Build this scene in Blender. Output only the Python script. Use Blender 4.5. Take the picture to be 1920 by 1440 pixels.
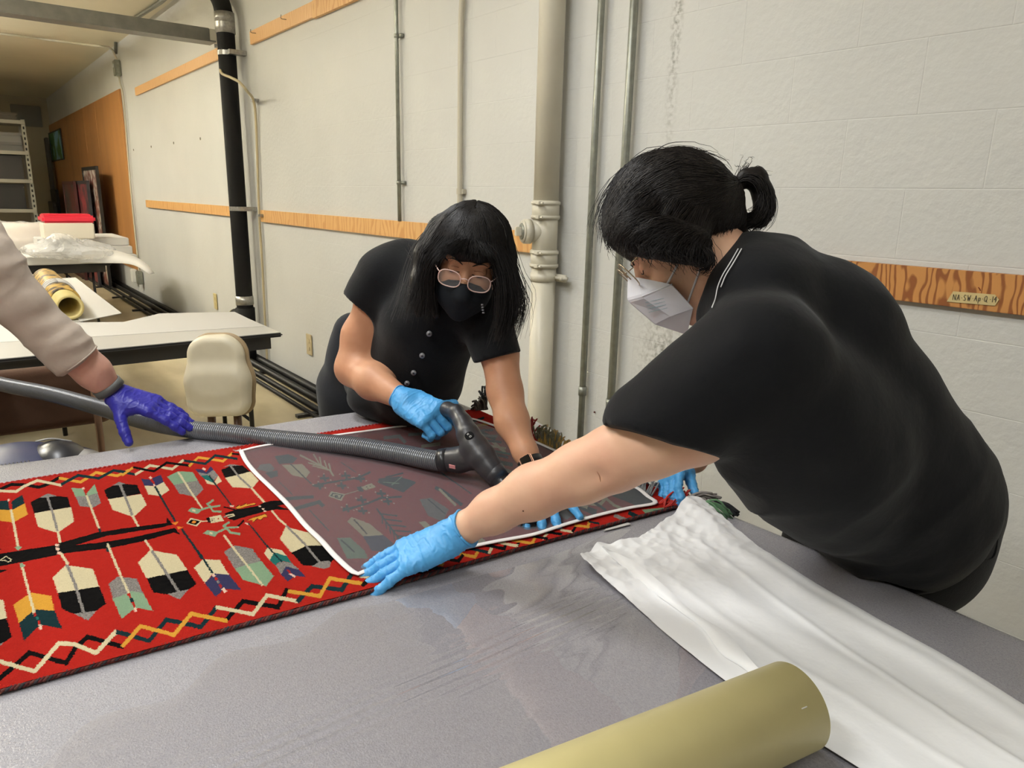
import bpy, bmesh, math, random
import numpy as np
from mathutils import Vector, Matrix
from mathutils.bvhtree import BVHTree

random.seed(7); np.random.seed(7)
for o in list(bpy.data.objects): bpy.data.objects.remove(o)
SC = bpy.context.scene
COL = SC.collection

# ------------------------------------------------------------------ camera
FPX = 1346.0                                   # focal length in pixels of the 1920x1440 frame
_V = np.array([-120., 5180., FPX]); _H = np.array([-1080., -375., FPX])
_dn = _V/np.linalg.norm(_V); _lf = _H-_H.dot(_dn)*_dn; _lf /= np.linalg.norm(_lf)
_X = -_lf; _Z = -_dn; _Y = np.cross(_Z, _X)
RC = np.stack([_X, _Y, _Z])                    # world = RC @ camera(right, down, forward)
CAM = np.array([0., 0., 1.55])
cam_d = bpy.data.cameras.new('camera'); cam_o = bpy.data.objects.new('camera', cam_d); COL.objects.link(cam_o)
cam_d.sensor_width = 36; cam_d.lens = FPX/1920*36; cam_d.clip_start = 0.02; cam_d.clip_end = 80
_r = RC@np.array([1, 0, 0]); _u = RC@np.array([0, -1, 0]); _b = RC@np.array([0, 0, -1])
cam_o.matrix_world = Matrix(((_r[0], _u[0], _b[0], CAM[0]), (_r[1], _u[1], _b[1], CAM[1]), (_r[2], _u[2], _b[2], CAM[2]), (0, 0, 0, 1)))
SC.camera = cam_o

# ------------------------------------------------------------------ world, lights, exposure
wd = bpy.data.worlds.new('world'); SC.world = wd; wd.use_nodes = True
wd.node_tree.nodes['Background'].inputs[0].default_value = (0.9, 0.92, 1.0, 1)
wd.node_tree.nodes['Background'].inputs[1].default_value = 0.15
SC.view_settings.view_transform = 'Standard'; SC.view_settings.look = 'None'
SC.view_settings.gamma = 1.0; SC.view_settings.use_curve_mapping = False
SC.view_settings.exposure = 0.0
TUBE_LIGHTS = [  # ceiling fixtures: x, y, strength (W)
    (-1.0, -1.0, 42), (-2.3, 0.3, 34), (-4.6, -0.9, 52), (-7.8, -0.6, 72), (-11.2, -0.6, 84), (0.75, -0.9, 26)]
CEIL = 3.45
def ceiling_area(x, y, w):
    warm = (0.97, 0.985, 1.0) if x > -4 else ((1.0, 0.99, 0.975) if x > -6 else (1.0, 0.965, 0.88))
    l = bpy.data.lights.new('fluorescent_light', 'AREA'); l.shape = 'RECTANGLE'; l.size = 1.25; l.size_y = 0.34
    l.energy = w; l.color = warm
    o = bpy.data.objects.new('fluorescent_light', l); COL.objects.link(o); o.location = (x, y, CEIL-0.265)
    l2 = bpy.data.lights.new('ceiling_fill_uplight', 'AREA'); l2.shape = 'RECTANGLE'; l2.size = 1.25; l2.size_y = 0.34  # added upward fill lamp, only there to brighten the ceiling
    l2.energy = w*(.30 if x > -4 else 4.0); l2.color = warm; o2 = bpy.data.objects.new('ceiling_fill_uplight', l2); COL.objects.link(o2); o2.location = (x, y, CEIL-0.16); o2.rotation_euler = (math.pi, 0, 0)
for t in TUBE_LIGHTS: ceiling_area(*t)

# ------------------------------------------------------------------ measuring helpers (pixel of the photo + distance -> point in the room)
def ray(x, y): return RC@np.array([x-960., y-720., FPX])
def W(x, y, dep): return CAM+ray(x, y)*dep/FPX
def onz(x, y, z):
    d = ray(x, y); return CAM+d*(z-CAM[2])/d[2]
def ony(x, y, yy):
    d = ray(x, y); return CAM+d*(yy-CAM[1])/d[1]
def R_(rpx, dep): return rpx*dep/FPX

# ------------------------------------------------------------------ materials
def lin(c):
    return tuple(((v/255.)/12.92 if v/255. <= 0.04045 else ((v/255.+0.055)/1.055)**2.4) for v in c)+(1,)
MATS = {}
def mat(name, col, rough=0.6, metal=0.0, spec=0.5, var=0.0, vscale=8, bump=0.0, bscale=60, bdetail=4, sheen=0, sss=0, col2=None, coat=0, bdist=0.002, stretch=None, lo=.35, hi=.65):
    if name in MATS: return MATS[name]
    m = bpy.data.materials.new(name); m.use_nodes = True; nt = m.node_tree; b = nt.nodes['Principled BSDF']
    c = lin(col) if max(col) > 1 else tuple(col)+(1,)
    b.inputs['Base Color'].default_value = c; b.inputs['Roughness'].default_value = rough
    b.inputs['Metallic'].default_value = metal; b.inputs['Specular IOR Level'].default_value = spec
    if sheen: b.inputs['Sheen Weight'].default_value = sheen
    if coat: b.inputs['Coat Weight'].default_value = coat
    if sss:
        b.inputs['Subsurface Weight'].default_value = sss; b.inputs['Subsurface Radius'].default_value = (0.02, 0.008, 0.004); b.inputs['Subsurface Scale'].default_value = 0.4
    geo = nt.nodes.new('ShaderNodeNewGeometry')
    src = geo.outputs['Position']
    if stretch:
        mp = nt.nodes.new('ShaderNodeMapping'); mp.inputs['Scale'].default_value = stretch
        if len(stretch) == 3: pass
        nt.links.new(src, mp.inputs['Vector']); src = mp.outputs['Vector']
    if var or col2:
        n = nt.nodes.new('ShaderNodeTexNoise'); n.inputs['Scale'].default_value = vscale; n.inputs['Detail'].default_value = 5
        nt.links.new(src, n.inputs['Vector'])
        r = nt.nodes.new('ShaderNodeMapRange'); r.inputs['From Min'].default_value = lo; r.inputs['From Max'].default_value = hi
        nt.links.new(n.outputs['Fac'], r.inputs['Value'])
        mx = nt.nodes.new('ShaderNodeMix'); mx.data_type = 'RGBA'
        c2 = lin(col2) if col2 else tuple(v*(1-var) for v in c[:3])+(1,)
        mx.inputs['A'].default_value = c2; mx.inputs['B'].default_value = c
        nt.links.new(r.outputs['Result'], mx.inputs['Factor']); nt.links.new(mx.outputs['Result'], b.inputs['Base Color'])
    if bump:
        n2 = nt.nodes.new('ShaderNodeTexNoise'); n2.inputs['Scale'].default_value = bscale; n2.inputs['Detail'].default_value = bdetail
        nt.links.new(src, n2.inputs['Vector'])
        bp = nt.nodes.new('ShaderNodeBump'); bp.inputs['Strength'].default_value = bump; bp.inputs['Distance'].default_value = bdist
        nt.links.new(n2.outputs['Fac'], bp.inputs['Height']); nt.links.new(bp.outputs['Normal'], b.inputs['Normal'])
    MATS[name] = m; return m
def nodes_of(m): return m.node_tree, m.node_tree.nodes, m.node_tree.nodes['Principled BSDF']

# ------------------------------------------------------------------ object helpers
def tag(o, label=None, cat=None, group=None, kind=None):
    if label: o['label'] = label
    if cat: o['category'] = cat
    if group: o['group'] = group
    if kind: o['kind'] = kind
    return o
def empty(name, loc, label, cat, group=None):
    o = bpy.data.objects.new(name, None); COL.objects.link(o); o.location = [float(v) for v in loc]; o.empty_display_size = 0.05
    tag(o, label, cat, group); return o
def place(o, parent):
    COL.objects.link(o)
    if parent:
        root = parent; off = Vector((0, 0, 0))
        while root: off += root.location; root = root.parent
        o.parent = parent; o.location = -off
    return o
def mesh_np(name, verts, faces, m, parent=None, smooth=True, kind=None):
    me = bpy.data.meshes.new(name); verts = np.asarray(verts, dtype=np.float32)
    if isinstance(faces, np.ndarray):
        k = faces.shape[1]; nf = len(faces)
        me.vertices.add(len(verts)); me.vertices.foreach_set('co', verts.ravel())
        me.loops.add(nf*k); me.loops.foreach_set('vertex_index', faces.astype(np.int32).ravel())
        me.polygons.add(nf); me.polygons.foreach_set('loop_start', np.arange(0, nf*k, k, dtype=np.int32)); 
        me.polygons.foreach_set('loop_total', np.full(nf, k, dtype=np.int32))
        me.update(calc_edges=True)
    else:
        me.from_pydata(verts.tolist(), [], [list(map(int, f)) for f in faces]); me.update()
    if smooth: me.polygons.foreach_set('use_smooth', np.ones(len(me.polygons), dtype=bool))
    o = bpy.data.objects.new(name, me)
    if m: me.materials.append(m)
    place(o, parent)
    if kind: o['kind'] = kind
    return o
class MB:
    """collects shapes and links them as ONE mesh object"""
    def __init__(s): s.v = []; s.f = []
    def add(s, v, f):
        n = len(s.v); s.v += [tuple(map(float, p)) for p in v]; s.f += [tuple(int(i)+n for i in q) for q in f]; return s
    def box(s, lo, hi, M=None, bev=0.0):
        bm = bmesh.new(); bmesh.ops.create_cube(bm, size=1)
        for v in bm.verts: v.co = Vector([lo[i]+(v.co[i]+.5)*(hi[i]-lo[i]) for i in range(3)])
        if bev: bmesh.ops.bevel(bm, geom=bm.edges[:]+bm.verts[:], offset=bev, segments=2, affect='EDGES', clamp_overlap=True)
        if M is not None: bmesh.ops.transform(bm, matrix=M, verts=bm.verts)
        bm.verts.index_update(); s.add([v.co[:] for v in bm.verts], [[v.index for v in f.verts] for f in bm.faces]); bm.free(); return s
    def tube(s, pts, r, n=12, cap=True, r2=None, flat=1.0):
        v, f = tube_vf(pts, r, n, cap, flat); s.add(v, f); return s
    def build(s, name, m, parent=None, smooth=False, kind=None):
        o = mesh_np(name, s.v, s.f, m, parent, smooth, kind)
        return o
def frames(pts):
    P = np.asarray(pts, float); T = np.gradient(P, axis=0); T /= np.linalg.norm(T, axis=1)[:, None]+1e-12
    N = np.zeros_like(P); a = np.array([0, 0, 1.]) if abs(T[0][2]) < .9 else np.array([1., 0, 0])
    n = a-a.dot(T[0])*T[0]; n /= np.linalg.norm(n)
    for i in range(len(P)):
        n = n-n.dot(T[i])*T[i]; n /= np.linalg.norm(n)+1e-12; N[i] = n
    return P, T, N, np.cross(T, N)
def tube_vf(pts, r, n=12, cap=True, flat=1.0):
    P, T, N, B = frames(pts); m = len(P); r = np.broadcast_to(np.asarray(r, float), (m,))
    a = np.linspace(0, 2*np.pi, n, endpoint=False)
    v = (P[:, None]+r[:, None, None]*(N[:, None]*np.cos(a)[None, :, None]*flat+B[:, None]*np.sin(a)[None, :, None])).reshape(-1, 3)
    i = np.arange(m-1)[:, None]; j = np.arange(n)[None]; j2 = (j+1) % n
    f = np.stack([i*n+j, i*n+j2, (i+1)*n+j2, (i+1)*n+j], -1).reshape(-1, 4).tolist()
    if cap: f.append(list(range(n))[::-1]); f.append([(m-1)*n+k for k in range(n)])
    return v.tolist(), f
def smooth_path(pts, n=40):
    """Catmull-Rom through points"""
    P = np.asarray(pts, float)
    if len(P) < 3:
        t = np.linspace(0, 1, n)[:, None]; return P[0]*(1-t)+P[-1]*t
    Q = np.vstack([2*P[0]-P[1], P, 2*P[-1]-P[-2]]); seg = len(P)-1; out = []
    d = np.linalg.norm(np.diff(P, axis=0), axis=1); cum = np.concatenate([[0], np.cumsum(d)])
    for s in np.linspace(0, cum[-1], n):
        i = min(np.searchsorted(cum, s, 'right')-1, seg-1); t = (s-cum[i])/max(d[i], 1e-9)
        p0, p1, p2, p3 = Q[i:i+4]
        out.append(.5*((2*p1)+(-p0+p2)*t+(2*p0-5*p1+4*p2-p3)*t*t+(-p0+3*p1-3*p2+p3)*t**3))
    return np.array(out)

# ------------------------------------------------------------------ implicit modelling (smooth unions of limbs, meshed by surface nets)
def smin(a, b, k):
    if k <= 0: return np.minimum(a, b)
    h = np.clip(.5+.5*(b-a)/k, 0, 1); return b*(1-h)+a*h-k*h*(1-h)
def cone(a, b, ra, rb, k=.02, flat=None, op='u'):
    a = np.asarray(a, float); b = np.asarray(b, float); ba = b-a; L2 = ba.dot(ba)+1e-12
    def fn(P):
        Q = P-a
        t = np.clip(Q@ba/L2, 0, 1); D = Q-t[..., None]*ba
        if flat is not None:
            nn = np.asarray(flat[0], float); D = D+nn*((D@nn)*(flat[1]-1))[..., None]
        return np.sqrt((D**2).sum(-1))-(ra+(rb-ra)*t)
    R = max(ra, rb); 
    return dict(fn=fn, lo=np.minimum(a, b)-R, hi=np.maximum(a, b)+R, k=k, op=op)
def ell(c, r, M=None, k=.02, op='u'):
    c = np.asarray(c, float); r = np.asarray(r, float)*np.ones(3)
    M = np.eye(3) if M is None else np.asarray(M, float)      # columns = axes
    def fn(P):
        Q = (P-c)@M; k0 = np.sqrt(((Q/r)**2).sum(-1)); k1 = np.sqrt(((Q/(r*r))**2).sum(-1))+1e-9
        return k0*(k0-1)/k1
    R = np.abs(M)@r
    return dict(fn=fn, lo=c-R, hi=c+R, k=k, op=op)
def boxp(c, h, M=None, rad=.01, k=.01, op='u'):
    c = np.asarray(c, float); h = np.asarray(h, float); M = np.eye(3) if M is None else np.asarray(M, float)
    def fn(P):
        Q = np.abs((P-c)@M)-(h-rad); return np.sqrt((np.maximum(Q, 0)**2).sum(-1))+np.minimum(Q.max(-1), 0)-rad
    R = np.abs(M)@h
    return dict(fn=fn, lo=c-R, hi=c+R, k=k, op=op)
def slab(c, h, M, rc=.08, k=.01):                             # rounded plate: half sizes h, corner radius rc in its own plane
    c = np.asarray(c, float); h = np.asarray(h, float); M = np.asarray(M, float); re = h[2]*.9
    def fn(P):
        L = (P-c)@M; Q = np.abs(L[..., :2])-(h[:2]-rc); d2 = np.sqrt((np.maximum(Q, 0)**2).sum(-1))+np.minimum(Q.max(-1), 0)-rc+re; dz = np.abs(L[..., 2])-h[2]+re
        return np.sqrt(np.maximum(d2, 0)**2+np.maximum(dz, 0)**2)+np.minimum(np.maximum(d2, dz), 0)-re
    R = np.abs(M)@h
    return dict(fn=fn, lo=c-R, hi=c+R, k=k, op='u')
def cut(n, p, k=0.0):                                          # keep the side where dot(x-p, n) < 0
    n = np.asarray(n, float); n = n/np.linalg.norm(n); p = np.asarray(p, float)
    return dict(fn=lambda P: (P-p)@n, lo=None, hi=None, k=k, op='i')
def chain(pts, k=.03, flat=None):                              # pts: (px, py, distance, radius px)
    out = []
    for a, b in zip(pts[:-1], pts[1:]):
        out.append(cone(W(*a[:3]), W(*b[:3]), R_(a[3], a[2]), R_(b[3], b[2]), k, flat))
    return out
def field(prims, h, lo=None, hi=None, pad=None):
    us = [p for p in prims if p['op'] == 'u']; pad = pad or 3*h+.012
    if lo is None: lo = np.min([p['lo'] for p in us], 0)-pad
    if hi is None: hi = np.max([p['hi'] for p in us], 0)+pad
    n = np.ceil((hi-lo)/h).astype(int)+1; F = np.full(n, .5, dtype=np.float32)
    ax = [lo[i]+h*np.arange(n[i]) for i in range(3)]
    for p in prims:
        if p['lo'] is None: s = [slice(0, n[i]) for i in range(3)]
        else:
            mg = p['k']+pad; s = []
            for i in range(3):
                a = max(int((p['lo'][i]-mg-lo[i])/h), 0); b = min(int((p['hi'][i]+mg-lo[i])/h)+2, n[i]); s.append(slice(a, max(b, a)))
        if any(q.stop <= q.start for q in s): continue
        if p['lo'] is None:
            # planes only matter near existing surface: evaluate linearly
            X = [a for a in ax]; G = np.stack(np.meshgrid(*X, indexing='ij'), -1) if F.size < 6e6 else None
            if G is None:
                for ii in range(n[0]):
                    Gs = np.stack(np.meshgrid(ax[0][ii:ii+1], ax[1], ax[2], indexing='ij'), -1)
                    d = p['fn'](Gs); F[ii:ii+1] = -smin(-F[ii:ii+1], -d, p['k'])
                continue
            d = p['fn'](G); F[:] = -smin(-F, -d, p['k']); continue
        G = np.stack(np.meshgrid(ax[0][s[0]], ax[1][s[1]], ax[2][s[2]], indexing='ij'), -1)
        d = p['fn'](G); S = F[s[0], s[1], s[2]]
        if p['op'] == 'u': S = smin(S, d, p['k'])
        elif p['op'] == 's': S = -smin(-S, d, p['k'])
        F[s[0], s[1], s[2]] = S
    return F, lo, h
def nets(F, lo, h):
    S = F < 0; c = np.zeros(tuple(k-1 for k in F.shape), dtype=np.uint8); offs = [(i, j, k) for i in (0, 1) for j in (0, 1) for k in (0, 1)]
    sh = F.shape
    for o in offs: c += S[o[0]:sh[0]-1+o[0], o[1]:sh[1]-1+o[1], o[2]:sh[2]-1+o[2]]
    act = (c > 0) & (c < 8); idx = np.argwhere(act); mp = np.full(act.shape, -1, dtype=np.int64); mp[act] = np.arange(len(idx))
    acc = np.zeros((len(idx), 3)); cnt = np.zeros(len(idx))
    val = {o: F[idx[:, 0]+o[0], idx[:, 1]+o[1], idx[:, 2]+o[2]] for o in offs}
    for o1 in offs:
        for a in range(3):
            if o1[a]: continue
            o2 = list(o1); o2[a] = 1; o2 = tuple(o2); v1, v2 = val[o1], val[o2]; m = (v1 < 0) != (v2 < 0)
            t = np.where(m, v1/np.where(m, v1-v2, 1), 0)
            p = np.array(o1, float)[None]+t[:, None]*(np.array(o2)-np.array(o1))[None]
            acc += p*m[:, None]; cnt += m
    V = (idx+acc/cnt[:, None])*h+lo; Q = []
    for a in range(3):
        b, cc = (a+1) % 3, (a+2) % 3
        s1 = [slice(None)]*3; s2 = [slice(None)]*3; s1[a] = slice(0, -1); s2[a] = slice(1, None)
        d = S[tuple(s1)].astype(np.int8)-S[tuple(s2)].astype(np.int8); g = np.argwhere(d != 0)
        ok = (g[:, b] > 0) & (g[:, cc] > 0) & (g[:, b] < sh[b]-1) & (g[:, cc] < sh[cc]-1); g = g[ok]
        sg = d[g[:, 0], g[:, 1], g[:, 2]]
        eb = np.zeros(3, int); eb[b] = 1; ec = np.zeros(3, int); ec[cc] = 1
        def at(x): return mp[x[:, 0], x[:, 1], x[:, 2]]
        q = np.stack([at(g), at(g-eb), at(g-eb-ec), at(g-ec)], 1); q[sg < 0] = q[sg < 0][:, ::-1]; Q.append(q)
    Q = np.vstack(Q); Q = Q[(Q >= 0).all(1)]
    return V, Q
def sdf_obj(name, prims, h, m, parent=None, disp=None, lo=None, hi=None):
    F, lo_, h_ = field(prims, h, lo, hi); V, Q = nets(F, lo_, h_)
    o = mesh_np(name, V, Q, m, parent, True)
    if disp is not None: displace(o, disp)
    return o
def displace(o, fn):
    me = o.data; n = len(me.vertices); co = np.empty(n*3, np.float32); me.vertices.foreach_get('co', co); co = co.reshape(-1, 3)
    no = np.empty(n*3, np.float32); me.vertex_normals.foreach_get('vector', no); no = no.reshape(-1, 3)
    co = co+no*fn(co.astype(float))[:, None]; me.vertices.foreach_set('co', co.astype(np.float32).ravel()); me.update()
_ng = {}
def vnoise(P, s, seed=0):
    """smooth value noise, 3-D"""
    rs = np.random.RandomState(seed); 
    if seed not in _ng: _ng[seed] = rs.rand(32, 32, 32)
    T = _ng[seed]; Q = np.asarray(P)*s; i = np.floor(Q).astype(int); f = Q-i; f = f*f*(3-2*f); r = 0
    for a in (0, 1):
        for b in (0, 1):
            for c in (0, 1):
                r = r+T[(i[:, 0]+a) % 32, (i[:, 1]+b) % 32, (i[:, 2]+c) % 32]*(f[:, 0] if a else 1-f[:, 0])*(f[:, 1] if b else 1-f[:, 1])*(f[:, 2] if c else 1-f[:, 2])
    return r-.5
def bvh(o):
    me = o.data; off = Vector((0, 0, 0)); q = o
    while q: off += q.location; q = q.parent
    return BVHTree.FromPolygons([v.co+off for v in me.vertices], [p.vertices[:] for p in me.polygons])
def hit(tree, x, y, dflt=2.0):
    d = Vector(ray(x, y)).normalized(); r = tree.ray_cast(Vector(CAM), d)
    if r[0] is None: return Vector(W(x, y, dflt)), Vector((0, 0, 1))
    return r[0], (r[1] if r[1].dot(d) < 0 else -r[1])
def basis(z, up=(0, 0, 1)):
    z = np.asarray(z, float); z = z/np.linalg.norm(z); x = np.cross(up, z); x /= np.linalg.norm(x)+1e-9; return np.stack([x, np.cross(z, x), z], 1)
def M4(c, B):
    B = np.asarray(B); return Matrix(((B[0, 0], B[0, 1], B[0, 2], c[0]), (B[1, 0], B[1, 1], B[1, 2], c[1]), (B[2, 0], B[2, 1], B[2, 2], c[2]), (0, 0, 0, 1)))
def strands(guides, n, seglen=12, rad=.0009, jit=.006, frizz=.004, tree=None, snap=.6, lift=.001, seed=1, taper=.3, cutlen=.15, grow=1.0):
    """thin tapering hair tubes interpolated between guide curves; returns verts, faces"""
    rs = np.random.RandomState(seed); G = [smooth_path(g, 24) for g in guides]; VV = []; FF = []; n0 = 0
    for s in range(n):
        i = rs.randint(len(G)-1) if len(G) > 1 else 0; t = rs.rand(); g = G[i]*(1-t)+G[min(i+1, len(G)-1)]*t
        L = 1-cutlen*rs.rand(); q = np.linspace(0, (len(g)-1)*L, seglen); qi = np.minimum(q.astype(int), len(g)-2); fr = (q-qi)[:, None]
        p = g[qi]*(1-fr)+g[qi+1]*fr; u = np.linspace(0, 1, seglen)[:, None]
        off = rs.randn(3)*jit; p = p+off*(.25+.75*u*grow)+np.cumsum(rs.randn(seglen, 3)*frizz*.4, 0)*u
        if tree is not None:
            for k in range(seglen):
                if k/seglen > snap: break
                r = tree.find_nearest(Vector(p[k]))
                if r[0] is not None:
                    w = 1 if k/seglen < snap-.2 else (snap-k/seglen)/.2
                    tgt = np.array(r[0])+np.array(r[1])*lift*rs.uniform(.3, 2.5); p[k] = p[k]*(1-w)+tgt*w
        rr = rad*rs.uniform(.6, 1.4)*(1-(1-taper)*u[:, 0]**2)
        P, T, N, B = frames(p); a = np.array([0, 2.094, 4.189])
        v = (P[:, None]+rr[:, None, None]*(N[:, None]*np.cos(a)[None, :, None]+B[:, None]*np.sin(a)[None, :, None])).reshape(-1, 3)
        i_ = np.arange(seglen-1)[:, None]; j = np.arange(3)[None]; j2 = (j+1) % 3
        f = np.stack([i_*3+j, i_*3+j2, (i_+1)*3+j2, (i_+1)*3+j], -1).reshape(-1, 4)+n0
        VV.append(v); FF.append(f); n0 += len(v)
    return np.vstack(VV), np.vstack(FF)
# ================================================================== SETTING
YW = 2.2; XE = -19.9
def wall_mat(name, col, streak=True):
    m = mat(name, col, rough=.55, var=.07, vscale=1.3, bump=.55, bscale=38, bdetail=7, bdist=.004)
    nt, N, b = nodes_of(m)
    # scuffs and small chips of its own shape
    geo = N.new('ShaderNodeNewGeometry'); mp = N.new('ShaderNodeMapping'); mp.inputs['Scale'].default_value = (9, 9, 3.2)
    nt.links.new(geo.outputs['Position'], mp.inputs['Vector'])
    n = N.new('ShaderNodeTexNoise'); n.inputs['Scale'].default_value = 1.0; n.inputs['Detail'].default_value = 9; n.inputs['Roughness'].default_value = .72
    nt.links.new(mp.outputs['Vector'], n.inputs['Vector'])
    r = N.new('ShaderNodeMapRange'); r.inputs['From Min'].default_value = .68; r.inputs['From Max'].default_value = .78; r.inputs['To Max'].default_value = .35
    nt.links.new(n.outputs['Fac'], r.inputs['Value'])
    mx = N.new('ShaderNodeMix'); mx.data_type = 'RGBA'; prev = b.inputs['Base Color'].links[0].from_socket
    nt.links.new(prev, mx.inputs['A']); mx.inputs['B'].default_value = lin((120, 110, 92)); nt.links.new(r.outputs['Result'], mx.inputs['Factor'])
    out = mx.outputs['Result']
    if streak:                                                   # sooty vertical streak left by an old leak, and low scuffing
        sep = N.new('ShaderNodeSeparateXYZ'); nt.links.new(geo.outputs['Position'], sep.inputs[0])
        def band(sock, c, w):
            a = N.new('ShaderNodeMath'); a.operation = 'SUBTRACT'; nt.links.new(sock, a.inputs[0]); a.inputs[1].default_value = c
            q = N.new('ShaderNodeMath'); q.operation = 'ABSOLUTE'; nt.links.new(a.outputs[0], q.inputs[0])
            k = N.new('ShaderNodeMapRange'); k.inputs['From Min'].default_value = w; k.inputs['From Max'].default_value = 0; nt.links.new(q.outputs[0], k.inputs['Value']); return k.outputs['Result']
        def mul(a_, b_):
            k = N.new('ShaderNodeMath'); k.operation = 'MULTIPLY'; nt.links.new(a_, k.inputs[0]); nt.links.new(b_, k.inputs[1]); return k.outputs[0]
        n3 = N.new('ShaderNodeTexNoise'); n3.inputs['Scale'].default_value = 55; n3.inputs['Detail'].default_value = 4; nt.links.new(geo.outputs['Position'], n3.inputs['Vector'])
        r3 = N.new('ShaderNodeMapRange'); r3.inputs['From Min'].default_value = .42; r3.inputs['From Max'].default_value = .68; nt.links.new(n3.outputs['Fac'], r3.inputs['Value'])
        s1 = mul(mul(band(sep.outputs[0], -1.895, .035), band(sep.outputs[2], 2.25, .62)), r3.outputs['Result'])
        s2 = mul(mul(band(sep.outputs[0], -1.85, .16), band(sep.outputs[2], .95, .42)), r3.outputs['Result'])
        for s_, am in ((s1, .95), (s2, .8)):
            f_ = N.new('ShaderNodeMath'); f_.operation = 'MULTIPLY'; nt.links.new(s_, f_.inputs[0]); f_.inputs[1].default_value = am
            mx2 = N.new('ShaderNodeMix'); mx2.data_type = 'RGBA'; nt.links.new(out, mx2.inputs['A']); mx2.inputs['B'].default_value = lin((95, 92, 78)); nt.links.new(f_.outputs[0], mx2.inputs['Factor']); out = mx2.outputs['Result']
    nt.links.new(out, b.inputs['Base Color']); return m
m_wall = wall_mat('painted_block', (210, 210, 206))
m_ceil = mat('ceiling_paint', (226, 219, 196), rough=.7, var=.08, vscale=.8)
m_floor = mat('worn_floor', (204, 192, 160), rough=.38, col2=(166, 152, 120), vscale=1.6, bump=.1, bscale=14, stretch=(.7, 1.6, 1))
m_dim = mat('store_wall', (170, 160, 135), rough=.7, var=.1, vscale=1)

def structure(o): o['kind'] = 'structure'; return o
X0, X1, Y0 = XE, 2.6, -5.0
structure(MB().box((X0-.2, Y0-.2, -.1), (X1+.2, YW+.3, 0)).build('floor', m_floor))
structure(MB().box((X0-.2, Y0-.2, CEIL), (X1+.2, YW+.3, CEIL+.1)).build('ceiling', m_ceil))
wall_back = structure(MB().box((X0-.2, YW+.0035, 0), (X1+.2, YW+.25, CEIL)).build('wall_back', m_wall))
# coursed, painted concrete blocks of the near part of the wall: each its own piece, shallow joints
def block_mesh(L):
    bm = bmesh.new(); e = .0022; d = .0007; hx, hz = L/2, .1
    o_ = [bm.verts.new((sx*hx, 0, sz*hz)) for sx, sz in ((-1, -1), (1, -1), (1, 1), (-1, 1))]
    i_ = [bm.verts.new((sx*(hx-e), -d, sz*(hz-e))) for sx, sz in ((-1, -1), (1, -1), (1, 1), (-1, 1))]
    bm.faces.new(i_)
    for k in range(4): bm.faces.new((o_[k], o_[(k+1) % 4], i_[(k+1) % 4], i_[k]))
    bm.normal_update(); me = bpy.data.meshes.new('block'); bm.to_mesh(me); bm.free(); me.materials.append(m_wall); return me
bm_full, bm_half = block_mesh(.4), block_mesh(.2)
rs = np.random.RandomState(3)
for c in range(17):
    z = .1+.2*c; 
    if z > 3.4: break
    xs = -5.4+(0 if c % 2 else .2); first = True
    if c % 2 == 0:
        o = bpy.data.objects.new('block', bm_half); o.location = (-5.3, YW+.0035, z); COL.objects.link(o); o.parent = wall_back
    xlim = .3 if z < 1.75 else -.1
    while xs < xlim:
        o = bpy.data.objects.new('block', bm_full); o.location = (xs+.2, YW+.0035-rs.uniform(0, .0003), z); COL.objects.link(o); o.parent = wall_back; xs += .4
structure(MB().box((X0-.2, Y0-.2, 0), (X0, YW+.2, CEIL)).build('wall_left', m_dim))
structure(MB().box((X1, Y0-.2, 0), (X1+.2, YW+.2, CEIL)).build('wall_right', m_wall))
structure(MB().box((X0-.2, Y0-.2, 0), (X1+.2, Y0, CEIL)).build('wall_front', m_wall))

# ceiling fixtures (above the frame)
m_fix = mat('fixture_white', (235, 235, 230), rough=.4)
for i, (x, y, w) in enumerate(TUBE_LIGHTS):
    o = MB().box((x-.66, y-.2, CEIL-.25), (x+.66, y+.2, CEIL-.17), bev=.01).tube([(x-.5, y, CEIL-.17), (x-.5, y, CEIL)], .008, 6).tube([(x+.5, y, CEIL-.17), (x+.5, y, CEIL)], .008, 6).build('ceiling_light', m_fix)
    tag(o, 'white fluorescent ceiling fixture above the frame over the room', 'light', 'ceiling fixtures')

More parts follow.
